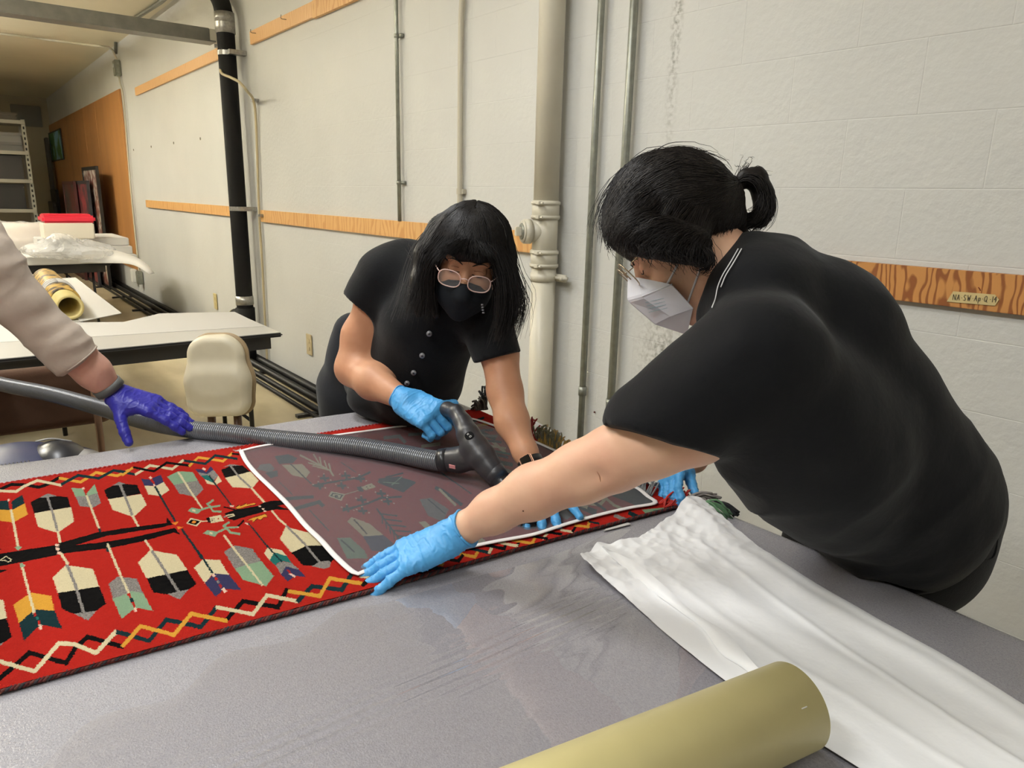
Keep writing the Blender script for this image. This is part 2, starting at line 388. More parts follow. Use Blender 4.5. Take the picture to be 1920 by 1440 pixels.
# ------------------------------------------------------------------ timber rails on the wall
def wood(name, c1, c2, sc=6, dist=7, rot=True):
    m = mat(name, c1, rough=.5); nt, N, b = nodes_of(m)
    geo = N.new('ShaderNodeNewGeometry'); mp = N.new('ShaderNodeMapping'); mp.inputs['Scale'].default_value = (sc, 1, sc*.35)
    nt.links.new(geo.outputs['Position'], mp.inputs['Vector'])
    w = N.new('ShaderNodeTexWave'); w.bands_direction = 'X'; w.inputs['Scale'].default_value = 1.3; w.inputs['Distortion'].default_value = dist; w.inputs['Detail'].default_value = 2.5; w.inputs['Detail Scale'].default_value = 1.1
    nt.links.new(mp.outputs['Vector'], w.inputs['Vector'])
    cr = N.new('ShaderNodeValToRGB'); cr.color_ramp.elements[0].position = .55; cr.color_ramp.elements[0].color = lin(c1)
    cr.color_ramp.elements[1].position = .92; cr.color_ramp.elements[1].color = lin(c2)
    nt.links.new(w.outputs['Fac'], cr.inputs['Fac'])
    n = N.new('ShaderNodeTexNoise'); n.inputs['Scale'].default_value = 130; mp2 = N.new('ShaderNodeMapping'); mp2.inputs['Scale'].default_value = (1, 1, .06)
    nt.links.new(geo.outputs['Position'], mp2.inputs['Vector']); nt.links.new(mp2.outputs['Vector'], n.inputs['Vector'])
    mx = N.new('ShaderNodeMix'); mx.data_type = 'RGBA'; mx.blend_type = 'MULTIPLY'; mx.inputs['Factor'].default_value = .35
    nt.links.new(cr.outputs['Color'], mx.inputs['A']); nt.links.new(n.outputs['Color'], mx.inputs['B'])
    mx.inputs['Factor'].default_value = .0; nt.links.new(mx.outputs['Result'], b.inputs['Base Color']); return m
m_rail = wood('rail_plywood', (216, 170, 110), (202, 148, 88), 5, 16)
m_rail2 = wood('rail_plywood_bold', (196, 138, 76), (140, 82, 38), 9, 22)
m_rail3 = wood('rail_pine', (222, 178, 124), (206, 154, 100), 9, 6)
def rail(x0, x1, z0, z1, m, label, t=.022, dz=0):
    bmesh_ = MB().box((x0, YW-t-.0005, z0), (x1, YW-.0005+.0, z1), bev=.0012)
    o = bmesh_.build('wood_rail', m); tag(o, label, 'rail'); return o
rail(-10.8, -7.02, 1.315, 1.408, m_rail, 'pale plywood rail low on the wall left of the black pipe')
rail(-6.36, -2.643, 1.298, 1.397, m_rail, 'plywood rail passing behind the masked person with long hair')
r_tag = rail(-1.5, .35, 1.284, 1.385, m_rail2, 'boldly grained plywood rail with a paper tag, behind the bending person')
rail(-10.76, -7.0, 2.705, 2.80, m_rail3, 'pale upper rail on the wall between ceiling beam and wood panel')
rail(-6.34, -5.07, 2.705, 2.803, m_rail3, 'upper pine rail just right of the black pipe top')
rail(-5.07, -3.2, 2.695, 2.803, m_rail, 'upper rail at the top edge of the photo, right of a butt joint', t=.026)
# nails bent into the upper rail
m_nail = mat('nail_steel', (120, 105, 90), rough=.5, metal=.6)
for (px, py) in ((535, 36), (478, 62)):
    p = ony(px, py, YW-.03); o = MB().tube(smooth_path([p+np.array([0, .012, 0]), p+np.array([0, -.03, .0]), p+np.array([.05, -.05, .012])], 8), .0028, 6).build('nail', m_nail); tag(o, 'bent nail in the upper rail, ' + ('further right' if px > 500 else 'at its left end'), 'nail')
# paper tag with its handwriting
m_tag = mat('tag_paper', (206, 186, 132), rough=.7, var=.05, vscale=30)
m_ink = mat('ink_dark', (52, 46, 40), rough=.7)
yt = YW-.0255
def onw(px, py, y=None): return ony(px, py, yt if y is None else y)
tg = [onw(1580+x/5.647, 460+y/5.647) for x, y in ((1100, 596), (1170, 487), (1612, 522), (1655, 575), (1612, 640))]
v = [p for p in tg]+[p+np.array([0, .0008, 0]) for p in tg]
tago = MB().add(v, [(0, 1, 2, 3, 4), (9, 8, 7, 6, 5)]+[(i, i+5, (i+1) % 5+5, (i+1) % 5) for i in range(5)]).build('paper_tag', m_tag)
tag(tago, 'small cream paper tag with handwritten code, fixed to the grained rail', 'tag')
STR = {'N': [[(0, 0), (0, 1), (.8, 0), (.8, 1)]], 'A': [[(0, 0), (.4, 1), (.8, 0)], [(.15, .4), (.65, .4)]], 'S': [[(.8, .9), (.3, 1), (.1, .7), (.7, .35), (.6, 0), (0, .1)]],
       'W': [[(0, 1), (.25, 0), (.45, .7), (.65, 0), (.9, 1)]], 'p': [[(0, -.35), (0, .6), (.5, .6), (.5, .1), (0, .1)]], 'Q': [[(.4, 1), (.05, .7), (.1, .15), (.5, 0), (.8, .4), (.7, .9), (.4, 1)], [(.5, .35), (.95, -.1)]],
       '1': [[(.2, 0), (.2, 1)]], '4': [[(.5, 0), (.5, 1), (0, .45), (.7, .45)]], '.': [[(.1, .45), (.3, .45)]], '-': [[(0, .4), (.35, .4)]]}
ink = MB(); pa = onw(1580+1165/5.647, 460+578/5.647); pb = onw(1580+1640/5.647, 460+606/5.647); ux = (pb-pa); ln = np.linalg.norm(ux); ux /= ln; uz = np.array([0, 0, 1.])
txt = 'NA.SW.Ap.Q.14'; wd_ = {'N': 1, 'A': 1, 'S': 1, 'W': 1.15, 'p': .8, 'Q': 1.25, '1': .5, '4': .9, '.': .55}
tot = sum(wd_[c] for c in txt); cx_ = 0; sc_ = ln/tot
for c in txt:
    for st in STR[c]:
        ps = [pa+ux*(cx_+q[0]*.8)*sc_+uz*(q[1]*.0155) for q in st]
        ps = [p-np.array([0, .0006, 0]) for p in ps]
        for a, b_ in zip(ps[:-1], ps[1:]): ink.tube([a, b_], .0007, 5)
    cx_ += wd_[c]
ink.build('handwriting', m_ink, tago)
p = onw(1838, 545); MB().tube([p, p+np.array([.0, -.004, .004]), p+np.array([-.004, -.006, .009])], .0012, 5).build('red_pin', mat('pin_red', (120, 30, 20)), tago)

# ------------------------------------------------------------------ pipes, conduits, beam
m_blackpipe = mat('black_pipe', (15, 14, 14), rough=.7, spec=.2, bump=.2, bscale=40)
m_steelband = mat('galvanised', (170, 168, 162), rough=.35, metal=.7, var=.25, vscale=60)
m_whitepipe = mat('cream_pipe', (216, 210, 192), rough=.38, var=.06, vscale=9)
m_cond = mat('conduit_grey', (150, 152, 142), rough=.38, metal=.45, var=.2, vscale=30)
m_condw = mat('conduit_cream', (190, 184, 166), rough=.45)
m_beige_c = mat('conduit_beige', (186, 172, 138), rough=.5)
root = empty('black_pipe', (-6.64, 2.08, 0), 'thick black vertical pipe with metal clamps against the wall', 'pipe')
bx, by, br = -6.64, 2.08, .072
path = smooth_path([(bx, by, .47), (bx, by, 1.6), (bx, by, 2.88), (bx-.008, by, 2.96), (bx-.05, by, 3.05), (bx-.14, by, 3.13), (bx-.28, by, 3.19), (bx-.5, by-.03, 3.25)], 60)
MB().tube(path, br, 24).build('pipe_run', m_blackpipe, root, True)
for z0, z1, rr in ((2.93, 3.0, .008),): MB().tube([(bx, by, 2.90), (bx, by, 2.97)], br+rr, 24).build('coupling_band', m_steelband, root, True)
MB().tube(smooth_path([path[-16], path[-13]], 4), br+.008, 24).build('coupling_band', m_steelband, root, True)
MB().tube([(bx, by, .55), (bx, by, .63)], br+.007, 24).build('coupling_band', m_steelband, root, True)
for z in (2.665, 1.40):
    MB().tube([(bx, by, z-.018), (bx, by, z+.018)], br+.003, 24).box((bx+.06, by-.02, z-.018), (bx+.13, YW, z+.018)).build('wall_strap', m_steelband, root)
MB().tube([(bx, by, .20), (bx, by, .52)], br+.012, 24).tube([(bx, by+.0, .43), (bx-.15, by-.05, .43)], .066, 24).build('cleanout_tee', m_blackpipe, root, True)
MB().tube([(bx-.15, by-.05, .43), (bx-.165, by-.055, .43)], .062, 24).tube([(bx-.16, by-.053, .43), (bx-.18, by-.06, .43)], .02, 6).build('cleanout_plug', mat('brass_dull', (150, 140, 95), rough=.4, metal=.6), root, True)
MB().tube([(bx, by, .0), (bx, by, .25)], br, 24).build('pipe_foot', m_blackpipe, root, True)
# thin beige tube clipped beside the black pipe
pts = [ony(418, 85, 2.1), ony(417, 110, 2.1), ony(414, 135, 2.0), ony(432, 145, 1.99), ony(450, 155, 1.985), ony(464, 172, 2.03), ony(475, 188, 2.15), ony(480, 230, 2.18), ony(486, 400, 2.18), ony(492, 500, 2.18), ony(500, 660, 2.18), (ony(502, 690, 2.18))]
root = empty('thin_hose_line', pts[-1], 'thin beige tube crossing the black pipe and running down beside it', 'tube')
MB().tube(smooth_path(pts, 70), .011, 8).build('tube_run', m_beige_c, root, True)
for q in ((476, 188), (490, 404)):
    c = ony(*q, 2.17); MB().box(c-np.array([.03, .02, .012]), c+np.array([.03, .03, .012])).build('clip', m_steelband, root)
# ceiling beam
a = (-6.99+.0, YW, 2.855)
root = empty('steel_beam', (-6.99, YW, 2.85), 'grey steel ceiling beam running from the wall over the room', 'beam')
m_beam = mat('beam_grey', (128, 126, 118), rough=.45, metal=.3, var=.2, vscale=12)
MB().box((-7.06, -5, 2.80), (-6.94, YW-.16, 2.9), bev=.004).build('beam_body', m_beam, root)
MB().box((-7.09, -5, 2.788), (-6.91, YW-.12, 2.80)).build('flange', m_beam, root)
MB().box((-7.058, YW-.16, 2.802), (-6.942, YW-.001, 2.898), bev=.004).build('beam_end', m_whitepipe, root)
for c in ((-7.0, YW-.1, 2.79),): MB().tube([c, (c[0], c[1], c[2]-.03)], .012, 8).build('bolt', m_steelband, root)
# cream drain pipe with cleanout
px_, py_ = -2.51, 2.132; root = empty('drain_pipe', (px_, py_, 0), 'thick cream vertical drain pipe with cleanout cap, between the two people', 'pipe')
MB().tube([(px_, py_, 0), (px_, py_, 1.25)], .056, 32).tube([(px_, py_, 1.27), (px_, py_, 1.51)], .057, 32).tube([(px_, py_, 1.53), (px_, py_, CEIL)], .056, 32).build('pipe_run', m_whitepipe, root, True)
for z0, z1 in ((1.245, 1.325), (1.458, 1.54)):
    b_ = MB().tube([(px_, py_, z0), (px_, py_, z1)], .0615, 32).tube([(px_, py_, z0+.004), (px_, py_, z0+.018)], .0655, 32).tube([(px_, py_, z1-.018), (px_, py_, z1-.004)], .0655, 32)
    b_.build('no_hub_coupling', m_whitepipe, root, True)
    for zz in (z0+.011, z1-.011):
        M = None; b2 = MB().box((px_+.02, py_-.078, zz-.007), (px_+.045, py_-.058, zz+.007), bev=.002).tube([(px_+.0, py_-.07, zz), (px_+.058, py_-.066, zz)], .005, 8); b2.build('clamp_screw', m_whitepipe, root)
cd = np.array([-.36, -.93, .0]); cd /= np.linalg.norm(cd); cc = np.array([px_, py_, 1.405])
MB().tube([cc, cc+cd*.075], .047, 28).tube([cc+cd*.07, cc+cd*.10], .054, 28).tube([cc+cd*.10, cc+cd*.108], .048, 28).build('cleanout_hub', m_whitepipe, root, True)
MB().tube([cc+cd*.108, cc+cd*.112], .036, 24).build('cap_ring', m_cond, root, True)
Bc = basis(cd); MB().box((-.011, -.02, 0), (.011, .02, .03), M=M4(cc+cd*.11, Bc), bev=.003).build('cap_lug', m_whitepipe, root)
MB().tube([(px_, py_, 1.185), (px_, py_, 1.222)], .0605, 32).box((px_+.03, YW-.05, 1.187), (px_+.125, YW-.02, 1.22), bev=.01).tube([(px_+.105, YW-.06, 1.203), (px_+.105, YW-.04, 1.203)], .008, 10).build('wall_strap', m_whitepipe, root, True)
# conduits
def conduit(x, z0, z1, r, m, label, straps=(), cup=()):
    root = empty('conduit', (x, YW-r-.012, z0), label, 'conduit')
    MB().tube([(x, YW-r-.012, z0), (x, YW-r-.012, z1)], r, 14).build('conduit_run', m, root, True)
    for z in straps:
        MB().tube([(x, YW-r-.012, z-.01), (x, YW-r-.012, z+.01)], r+.0035, 14).box((x, YW-.02, z-.01), (x+.045, YW-.0, z+.01), bev=.002).build('strap', m, root, True)
    for z in cup: MB().tube([(x, YW-r-.012, z-.02), (x, YW-r-.012, z+.02)], r+.004, 14).build('coupling', m, root, True)
conduit(-2.262, 0, CEIL, .0145, m_cond, 'left one of the two bare grey conduits right of the drain pipe', cup=(.715,))
conduit(-2.082, 0, CEIL, .0165, m_cond, 'right one of the two bare grey conduits, beside the profile face', straps=(.70,), cup=(.70,))
conduit(-3.915, 1.397, CEIL, .0115, m_cond, 'slim grey conduit ending on the rail above the long haired person', straps=(2.42, 1.62))
root = empty('painted_conduit', (-3.27, YW-.02, 1.57), 'cream painted slim conduit ending above the head of the long haired person', 'conduit')
MB().tube(smooth_path([(-3.27, YW-.02, 1.2), (-3.27, YW-.02, 2.0), (-3.265, YW-.02, 2.4), (-3.25, YW-.02, 2.6), (-3.25, YW-.02, 3.4)], 30), .014, 12).build('conduit_run', m_condw, root, True)
MB().tube([(-3.27, YW-.02, 1.56), (-3.27, YW-.02, 1.59)], .018, 12).box((-3.30, YW-.02, 1.563), (-3.24, YW, 1.587)).build('strap', m_condw, root)
# far conduit with the switch box
root = empty('switch_box', (-11.78, YW-.05, 3.05), 'small grey electrical box with a round hole, high on the far wall', 'electrical box')
c = ony(219, 128, YW-.04)
MB().box(c-np.array([.075, .035, .1]), c+np.array([.075, .04, .1]), bev=.008).build('box_body', m_cond, root)
MB().tube([c+np.array([-.02, -.05, .03]), c+np.array([-.02, -.034, .03])], .028, 12).build('knockout', m_wall, root)
MB().tube(smooth_path([ony(219, 112, YW-.04), ony(216, 100, YW-.05), ony(206, 90, YW-.12), ony(190, 87, YW-.5), onz(100, 76, 3.40), onz(0, 63, 3.40), onz(-200, 45, 3.40)], 40), .014, 10).build('ceiling_conduit', m_condw, root, True)
MB().tube([ony(217, 100, YW-.03), ony(217, 66, YW-.03)]+[onz(240, 44, 3.42), onz(300, 5, 3.42), onz(330, -20, 3.42)], .022, 8).build('riser_conduit', m_cond, root, True)
MB().tube(smooth_path([ony(223, 143, YW-.03), ony(226, 160, YW-.03), ony(232, 190, YW-.03), ony(245, 350, YW-.03), ony(262, 520, YW-.03)], 30), .012, 8).build('drop_conduit', m_condw, root, True)
o = structure(MB().tube([onz(60, 63, CEIL-.01), onz(60, 63, CEIL-.01)+np.array([0, 0, -.001])], .01, 6).build('trim_1', m_condw)) if False else None
# outlets
def outlet(px, py, col, label, w=.05, h=.085):
    c = ony(px, py, YW-.006); root = empty('outlet', c, label, 'outlet'); m = mat('outlet_%d' % px, col, rough=.4)
    MB().box((c[0]-w, YW-.012, c[2]-h), (c[0]+w, YW-.001, c[2]+h), bev=.004).build('cover_plate', m, root)
    for dz in (-.03, .03): MB().box((c[0]-w*.45, YW-.016, c[2]+dz-.017), (c[0]+w*.45, YW-.0122, c[2]+dz+.017), bev=.003).build('socket', m, root)
outlet(580, 646, (196, 180, 142), 'beige wall outlet low on the wall left of the long haired person')
outlet(404, 565, (205, 190, 140), 'cream outlet low on the wall left of the black pipe')
root = empty('outlet_boxes', ony(258, 520, YW-.03), 'pair of small grey and white electrical boxes under the wood panel', 'electrical box')
for k, (q, m_) in enumerate((((252, 516), m_fix), ((262, 520), m_cond))):
    c = ony(*q, YW-.04); MB().box(c-np.array([.06, .04, .1]), c+np.array([.05, .035, .09]), bev=.008).build('box_body', m_, root)
# little screw marks in the wall
m_hole = mat('hole_dark', (92, 40, 34), rough=.8)
for k, (q, lb) in enumerate((((1114, 773), 'small rusty screw in the wall between the conduits, left one'), ((1138, 783), 'small rusty screw in the wall beside the right conduit'))):
    c = ony(*q, YW-.004); o = MB().tube([c, c+np.array([0, .004, 0])], .0042, 8).build('screw', m_hole); tag(o, lb, 'screw')
m_plug = mat('plug_grey', (130, 122, 108), rough=.8)
for k, (q, lb) in enumerate((((283, 275), 'leftmost of four wall plugs left of the black pipe'), ((325, 268), 'second of four wall plugs left of the black pipe'), ((375, 260), 'third of four wall plugs left of the black pipe'), ((250, 281), 'wall plug nearest the wood panel edge'))):
    c = ony(*q, YW-.004); o = MB().tube([c, c+np.array([0, .004, 0])], .014, 8).build('wall_plug', m_plug); tag(o, lb, 'plug')
# pipes along the foot of the wall
m_trk = mat('track_black', (26, 25, 24), rough=.5, var=.5, vscale=20)
root = empty('floor_pipes', (-8, 2.0, 0), 'run of black pipes on the floor along the foot of the wall', 'pipes')
for i, (y, r, z) in enumerate(((2.16, .034, .04), (2.07, .028, .034), (1.97, .022, .028), (1.9, .016, .02))):
    MB().tube([(-19.5, y, z), (-2.0+(-.0), y, z)], r, 10).build('pipe', m_trk, root, True)
for x in np.arange(-16, -2.2, 1.4): MB().box((x, 1.80, 0), (x+.05, 2.19, .022)).build('saddle', m_trk, root)

# ------------------------------------------------------------------ wood panel and framed pictures at the far end
m_panel = mat('panel_orange', (188, 134, 80), rough=.45, var=.16, vscale=1.5, stretch=(2.6, 1, .25))
root = empty('panelling', (-16, 2.18, .39), 'large orange brown wood panelling covering the far part of the wall', 'panel')
xs = [-19.88, -18.6, -17.4, -16.2, -15.0, -13.8, -12.75, -11.74]
for a, b_ in zip(xs[:-1], xs[1:]): MB().box((a+.002, YW-.022, .39), (b_-.002, YW-.0005, 2.88), bev=.0015).build('panel', m_panel, root)
def on_x(px, py, xx):
    d = ray(px, py); return CAM+d*(xx-CAM[0])/d[0]
def picture(corners_px, y, frame_col, art, label, t=.04, fw=.05, floor=True):
    P = [ony(*q, y) for q in corners_px]                       # tl tr br bl
    c = sum(P)/4; root = empty('framed_picture', (P[3]+P[2])/2, label, 'picture')
    x0 = min(p[0] for p in P); x1 = max(p[0] for p in P); z1 = (P[0][2]+P[1][2])/2; z0 = .001 if floor else (P[2][2]+P[3][2])/2
    mf = mat('frame_%d' % corners_px[0][0], frame_col, rough=.5)
    f = MB().box((x0, y-t, z0), (x0+fw, y, z1)).box((x1-fw, y-t, z0), (x1, y, z1)).box((x0+fw, y-t, z1-fw), (x1-fw, y, z1)).box((x0+fw, y-t, z0), (x1-fw, y, z0+fw)); f.build('frame', mf, root)
    MB().box((x0+fw, y-t*.6, z0+fw), (x1-fw, y-t*.3, z1-fw)).build('canvas', art, root)
art1 = mat('art_pale', (205, 200, 192), rough=.5, col2=(120, 70, 60), vscale=9, lo=.45, hi=.6)
art2 = mat('art_rose', (60, 50, 56), rough=.5, col2=(150, 60, 66), vscale=5, lo=.4, hi=.6)
art3 = mat('art_red', (96, 28, 24), rough=.5, col2=(40, 60, 60), vscale=4)
art4 = mat('art_blue', (140, 205, 235), rough=.5, col2=(60, 120, 60), vscale=2.2, lo=.45, hi=.55)
picture(((163, 313), (184, 312), (198, 450), (174, 450)), 1.98, (22, 20, 19), art1, 'tall black framed picture, nearest one leaning on the wood panel')
picture(((143, 340), (164, 338), (178, 430), (152, 430)), 1.9, (42, 42, 46), art2, 'dark framed picture with rose tones, just left of the tall black frame')
picture(((128, 338), (142, 342), (152, 430), (132, 430)), 1.85, (70, 26, 22), art3, 'red framed picture at the left of the leaning group')
picture(((96, 245), (114, 244), (120, 300), (99, 303)), 2.17, (30, 32, 30), art4, 'small blue and green picture hung high at the far end', floor=False, t=.02, fw=.025)
# stacked dark frames further back
root = empty('dark_frames', ony(112, 430, 1.85), 'dark stack of frames leaning in the far corner', 'frames')
for k, (xa, xb, yb, z0, z1) in enumerate(((-19.4, -18.5, 2.05, 0, 1.5), (-18.6, -17.8, 1.9, 0, 1.25), (-19.8, -19.5, 2.1, 0, 2.6))):
    MB().box((xa, yb-.06, z0), (xb, yb, z1), bev=.01).build('panel', mat('dark_panel_%d' % k, ((24, 22, 20), (30, 26, 22), (82, 80, 76))[k], rough=.6), root)
# shelving rack
m_rack = mat('rack_grey', (176, 174, 160), rough=.4, metal=.3)
root = empty('shelving_rack', (-16.5, .55, 0), 'grey slotted steel shelving rack at the far left, loaded with boxes', 'shelves')
RX, RY = -16.0, .98
pt = on_x(44, 224, RX); pb_ = on_x(62, 380, RX); RY = (pt[1]+pb_[1])/2; ZT = pt[2]
for xx in (RX, RX-.6):
    for yy in (RY, RY-1.2):
        b_ = MB().box((xx-.03, yy-.03, 0), (xx-.024, yy+.03, ZT)).box((xx-.03, yy+.024, 0), (xx+.03, yy+.03, ZT)); b_.build('post', m_rack, root)
        if xx == RX:
            s = MB(); 
            for z in np.arange(.1, ZT, .09): s.box((xx-.0235, yy-.012, z), (xx-.0225, yy+.012, z+.045)); 
            s.build('slot', mat('slot_dark', (30, 30, 28)), root, kind='stuff')
for q in ((20, 228), (20, 286), (20, 339), (20, 395)):
    z = on_x(*q, RX)[2]; MB().box((RX-.63, RY-1.23, z-.03), (RX+.03, RY+.03, z+.03)).build('shelf', m_rack, root)
def rack_box(q0, q1, col, label, lid=None):
    a_ = on_x(*q0, RX-.1); b_ = on_x(*q1, RX-.1); y0, y1 = sorted((a_[1], b_[1])); z0, z1 = sorted((a_[2], b_[2]))
    y1 = min(y1, RY-.05); y0 = max(y0, RY-1.18)
    r_ = empty('storage_box', (RX-.3, (y0+y1)/2, z0), label, 'box'); m = mat('sbox_%d_%d' % q0, col, rough=.6)
    MB().box((RX-.55, y0, z0), (RX-.08, y1, z1-.05), bev=.01).build('box_body', m, r_); MB().box((RX-.57, y0-.01, z1-.05), (RX-.06, y1+.01, z1), bev=.01).build('lid', m, r_)
rack_box((-14, 268), (44, 250), (150, 150, 148), 'pale grey box on the top shelf of the rack, upper of two')
rack_box((-14, 284), (46, 268), (130, 130, 128), 'grey box on the top shelf of the rack, lower of two')
rack_box((-8, 336), (40, 292), (62, 60, 58), 'dark box on the middle shelf of the rack')
rack_box((-8, 392), (44, 345), (44, 42, 40), 'dark box on the bottom visible shelf of the rack')
rack_box((0, 225), (30, 212), (96, 88, 74), 'small brown box on the very top of the rack')
c = on_x(50, 217, XE+.05); structure(MB().box((XE, c[1]-.28, c[2]-.22), (XE+.04, c[1]+.28, c[2]+.22), bev=.01).build('trim_1', mat('vent_grey', (110, 108, 100))))
# ================================================================== TABLES AND BACKGROUND THINGS
m_tabtop = mat('laminate_white', (190, 188, 182), rough=.35, var=.03, vscale=3)
m_edge = mat('table_edge', (34, 33, 32), rough=.5)
m_leg = mat('leg_black', (26, 25, 24), rough=.4, metal=.3)
m_white = mat('paper_white', (196, 194, 190), rough=.6)
# work table under the foam
TZ = .90
EDGE = [(-2.12, -.95), (-1.935, 1.262), (.22, 1.262), (.22, -.95)]
def poly_slab(P, z0, z1, mb=None):
    mb = mb or MB(); n = len(P); v = [(p[0], p[1], z0) for p in P]+[(p[0], p[1], z1) for p in P]
    mb.add(v, [tuple(range(n))[::-1], tuple(range(n, 2*n))]+[(i, (i+1) % n, n+(i+1) % n, n+i) for i in range(n)]); return mb
root = empty('work_table', (-1, .2, 0), 'large high work table covered in grey foam', 'table')
inner = [(-2.09, -.92), (-1.91, 1.235), (.19, 1.235), (.19, -.92)]
poly_slab(inner, .852, .888).build('tabletop', m_tabtop, root)
poly_slab([(-2.03, -.86), (-1.86, 1.18), (.13, 1.18), (.13, -.86)], .80, .852).build('apron', m_edge, root)
for (x, y) in ((-1.96, -.8), (-1.80, 1.1), (.08, 1.1), (.08, -.8)): MB().box((x-.025, y-.025, 0), (x+.025, y+.025, .80), bev=.004).build('leg', m_leg, root)
# foam sheet (draped over the table, rolled edge)
m_foam = mat('foam_grey', (152, 150, 155), rough=.42, spec=.5, var=.16, vscale=260, bump=.55, bscale=420, bdetail=2, bdist=.0012)
nt, N, b = nodes_of(m_foam)
n5 = N.new('ShaderNodeTexNoise'); n5.inputs['Scale'].default_value = 520; n5.inputs['Detail'].default_value = 1
g5 = N.new('ShaderNodeNewGeometry'); nt.links.new(g5.outputs['Position'], n5.inputs['Vector'])
r5 = N.new('ShaderNodeMapRange'); r5.inputs['From Min'].default_value = .44; r5.inputs['From Max'].default_value = .62; r5.inputs['To Min'].default_value = .6; r5.inputs['To Max'].default_value = .16
nt.links.new(n5.outputs['Fac'], r5.inputs['Value']); nt.links.new(r5.outputs['Result'], b.inputs['Roughness'])
def foam_sheet():
    nx, ny = 150, 150; u = np.linspace(0, 1, nx); w = np.linspace(0, 1, ny); U, Wv = np.meshgrid(u, w, indexing='ij')
    E_ = np.array(EDGE, float); a, b_, c, d = E_   # a: far-left near, b: far-left wall, c: right wall, d: right near
    P = (1-U)[..., None]*((1-Wv)[..., None]*a+Wv[..., None]*b_)+U[..., None]*((1-Wv)[..., None]*d+Wv[..., None]*c)
    # rounded corners at wall side
    de = np.minimum.reduce([U*2.2, (1-U)*2.2, Wv*2.2, (1-Wv)*2.2])
    z = .9045-.0+.0012*vnoise(np.stack([P[..., 0].ravel(), P[..., 1].ravel(), np.zeros(nx*ny)], 1), 6, 3).reshape(nx, ny)
    z = z-np.where(de < .03, (1-np.sqrt(np.clip(1-(1-de/.03)**2, 0, 1)))*.03, 0)
    P[..., 1] += .006*np.sin(P[..., 0]*7)*(Wv > .97); P[..., 0] += .012*np.sin(P[..., 1]*6)*(U < .03)
    V = np.concatenate([P, z[..., None]], -1).reshape(-1, 3)
    i, j = np.meshgrid(np.arange(nx-1), np.arange(ny-1), indexing='ij'); k = i*ny+j
    Q = np.stack([k, k+ny, k+ny+1, k+1], -1).reshape(-1, 4)
    V2 = V.copy(); V2[:, 2] -= .008
    Q2 = Q[:, ::-1]+len(V); 
    return np.vstack([V, V2]), np.vstack([Q, Q2])
V_, Q_ = foam_sheet(); foam = mesh_np('foam_sheet', V_, Q_, m_foam); tag(foam, 'speckled grey packing foam sheet covering the large work table', 'foam')
# second table
def folding_table(x0, x1, y0, y1, z, name_label, legs=True):
    root = empty('folding_table', ((x0+x1)/2, (y0+y1)/2, 0), name_label, 'table')
    MB().box((x0, y0, z-.028), (x1, y1, z-.004), bev=.01).build('edge_band', m_edge, root)
    MB().box((x0+.012, y0+.012, z-.0045), (x1-.012, y1-.012, z), bev=.001).build('tabletop', m_tabtop, root)
    for xa in (x1-.07, x0+.045): MB().box((xa, y0+.06, z-.10), (xa+.025, y1-.06, z-.028)).build('apron', m_edge, root)
    for x in (x0+.12, x1-.12):
        for y in (y0+.18, y1-.18):
            MB().tube([(x, y, 0), (x, y, z-.03)], .014, 10).build('leg', m_leg, root, True)
    for y in (y0+.18, y1-.18): MB().tube([(x0+.12, y, .2), (x1-.12, y, .2)], .01, 8).tube([(x1-.12, y, .4), (x1-.12, y-(.35 if y > (y0+y1)/2 else -.35), z-.03)], .008, 8).build('brace', m_leg, root, True)
    return root
folding_table(-4.93, -4.12, -1.2, 1.50, .75, 'white topped folding table in the middle distance, behind the chairs')
# white board/paper runner on table 2 continuing to the back
z2 = .7515
P = [onz(x, y, z2)[:2] for x, y in ((232, 605), (108, 520), (142, 521), (160, 530), (228, 590))]
tb3 = [onz(x, y, .75) for x, y in ((60, 495), (240, 497), (160, 460), (40, 462))]
folding_table(-11.6, -9.05, -.9, 1.42, .75, 'further dark edged folding table carrying wrapped stock at the left')
folding_table(-8.2, -5.1, -.9, .62, .745, 'folding table between the front and the far one, with a yellow tube on it')
# tube with yellow core + patterned wrap on middle table
m_core = mat('core_yellow', (214, 196, 130), rough=.55, var=.06, vscale=20)
m_inner = mat('core_inner', (176, 140, 70), rough=.7)
m_wrapd = mat('patterned_wrap', (196, 160, 84), rough=.5, col2=(70, 60, 54), vscale=16, lo=.42, hi=.55)
def hollow(a, b_, ro, ri, n=40):
    P_, T, N_, B_ = frames([a, b_]); an = np.linspace(0, 2*np.pi, n, endpoint=False); ring = lambda c, r: [c+r*(N_[0]*math.cos(t)+B_[0]*math.sin(t)) for t in an]
    a = np.array(a); b_ = np.array(b_); v = ring(a, ro)+ring(b_, ro)+ring(b_, ri)+ring(a, ri); f = []
    for s in range(4):
        s2 = (s+1) % 4
        for k in range(n): f.append((s*n+k, s*n+(k+1) % n, s2*n+(k+1) % n, s2*n+k))
    return v, f
e0 = W(130, 569, 4.45); r0 = .078; e0[2] = .751+r0
e1 = onz(70, 505, .751+r0); dirv = e1-e0; dirv /= np.linalg.norm(dirv)
root = empty('core_tube', e0, 'yellow cardboard tube with patterned wrap on the table behind the arm', 'tube')
v, f = hollow(e0, e0+dirv*1.7, r0, r0-.018); MB().add(v, f).build('cardboard_core', m_core, root, True)
v, f = hollow(e0+dirv*.28, e0+dirv*1.68, r0+.012, r0+.001); o = MB().add(v, f).build('wrapped_textile', m_wrapd, root, True); displace(o, lambda P_: .012*vnoise(P_, 18, 4))
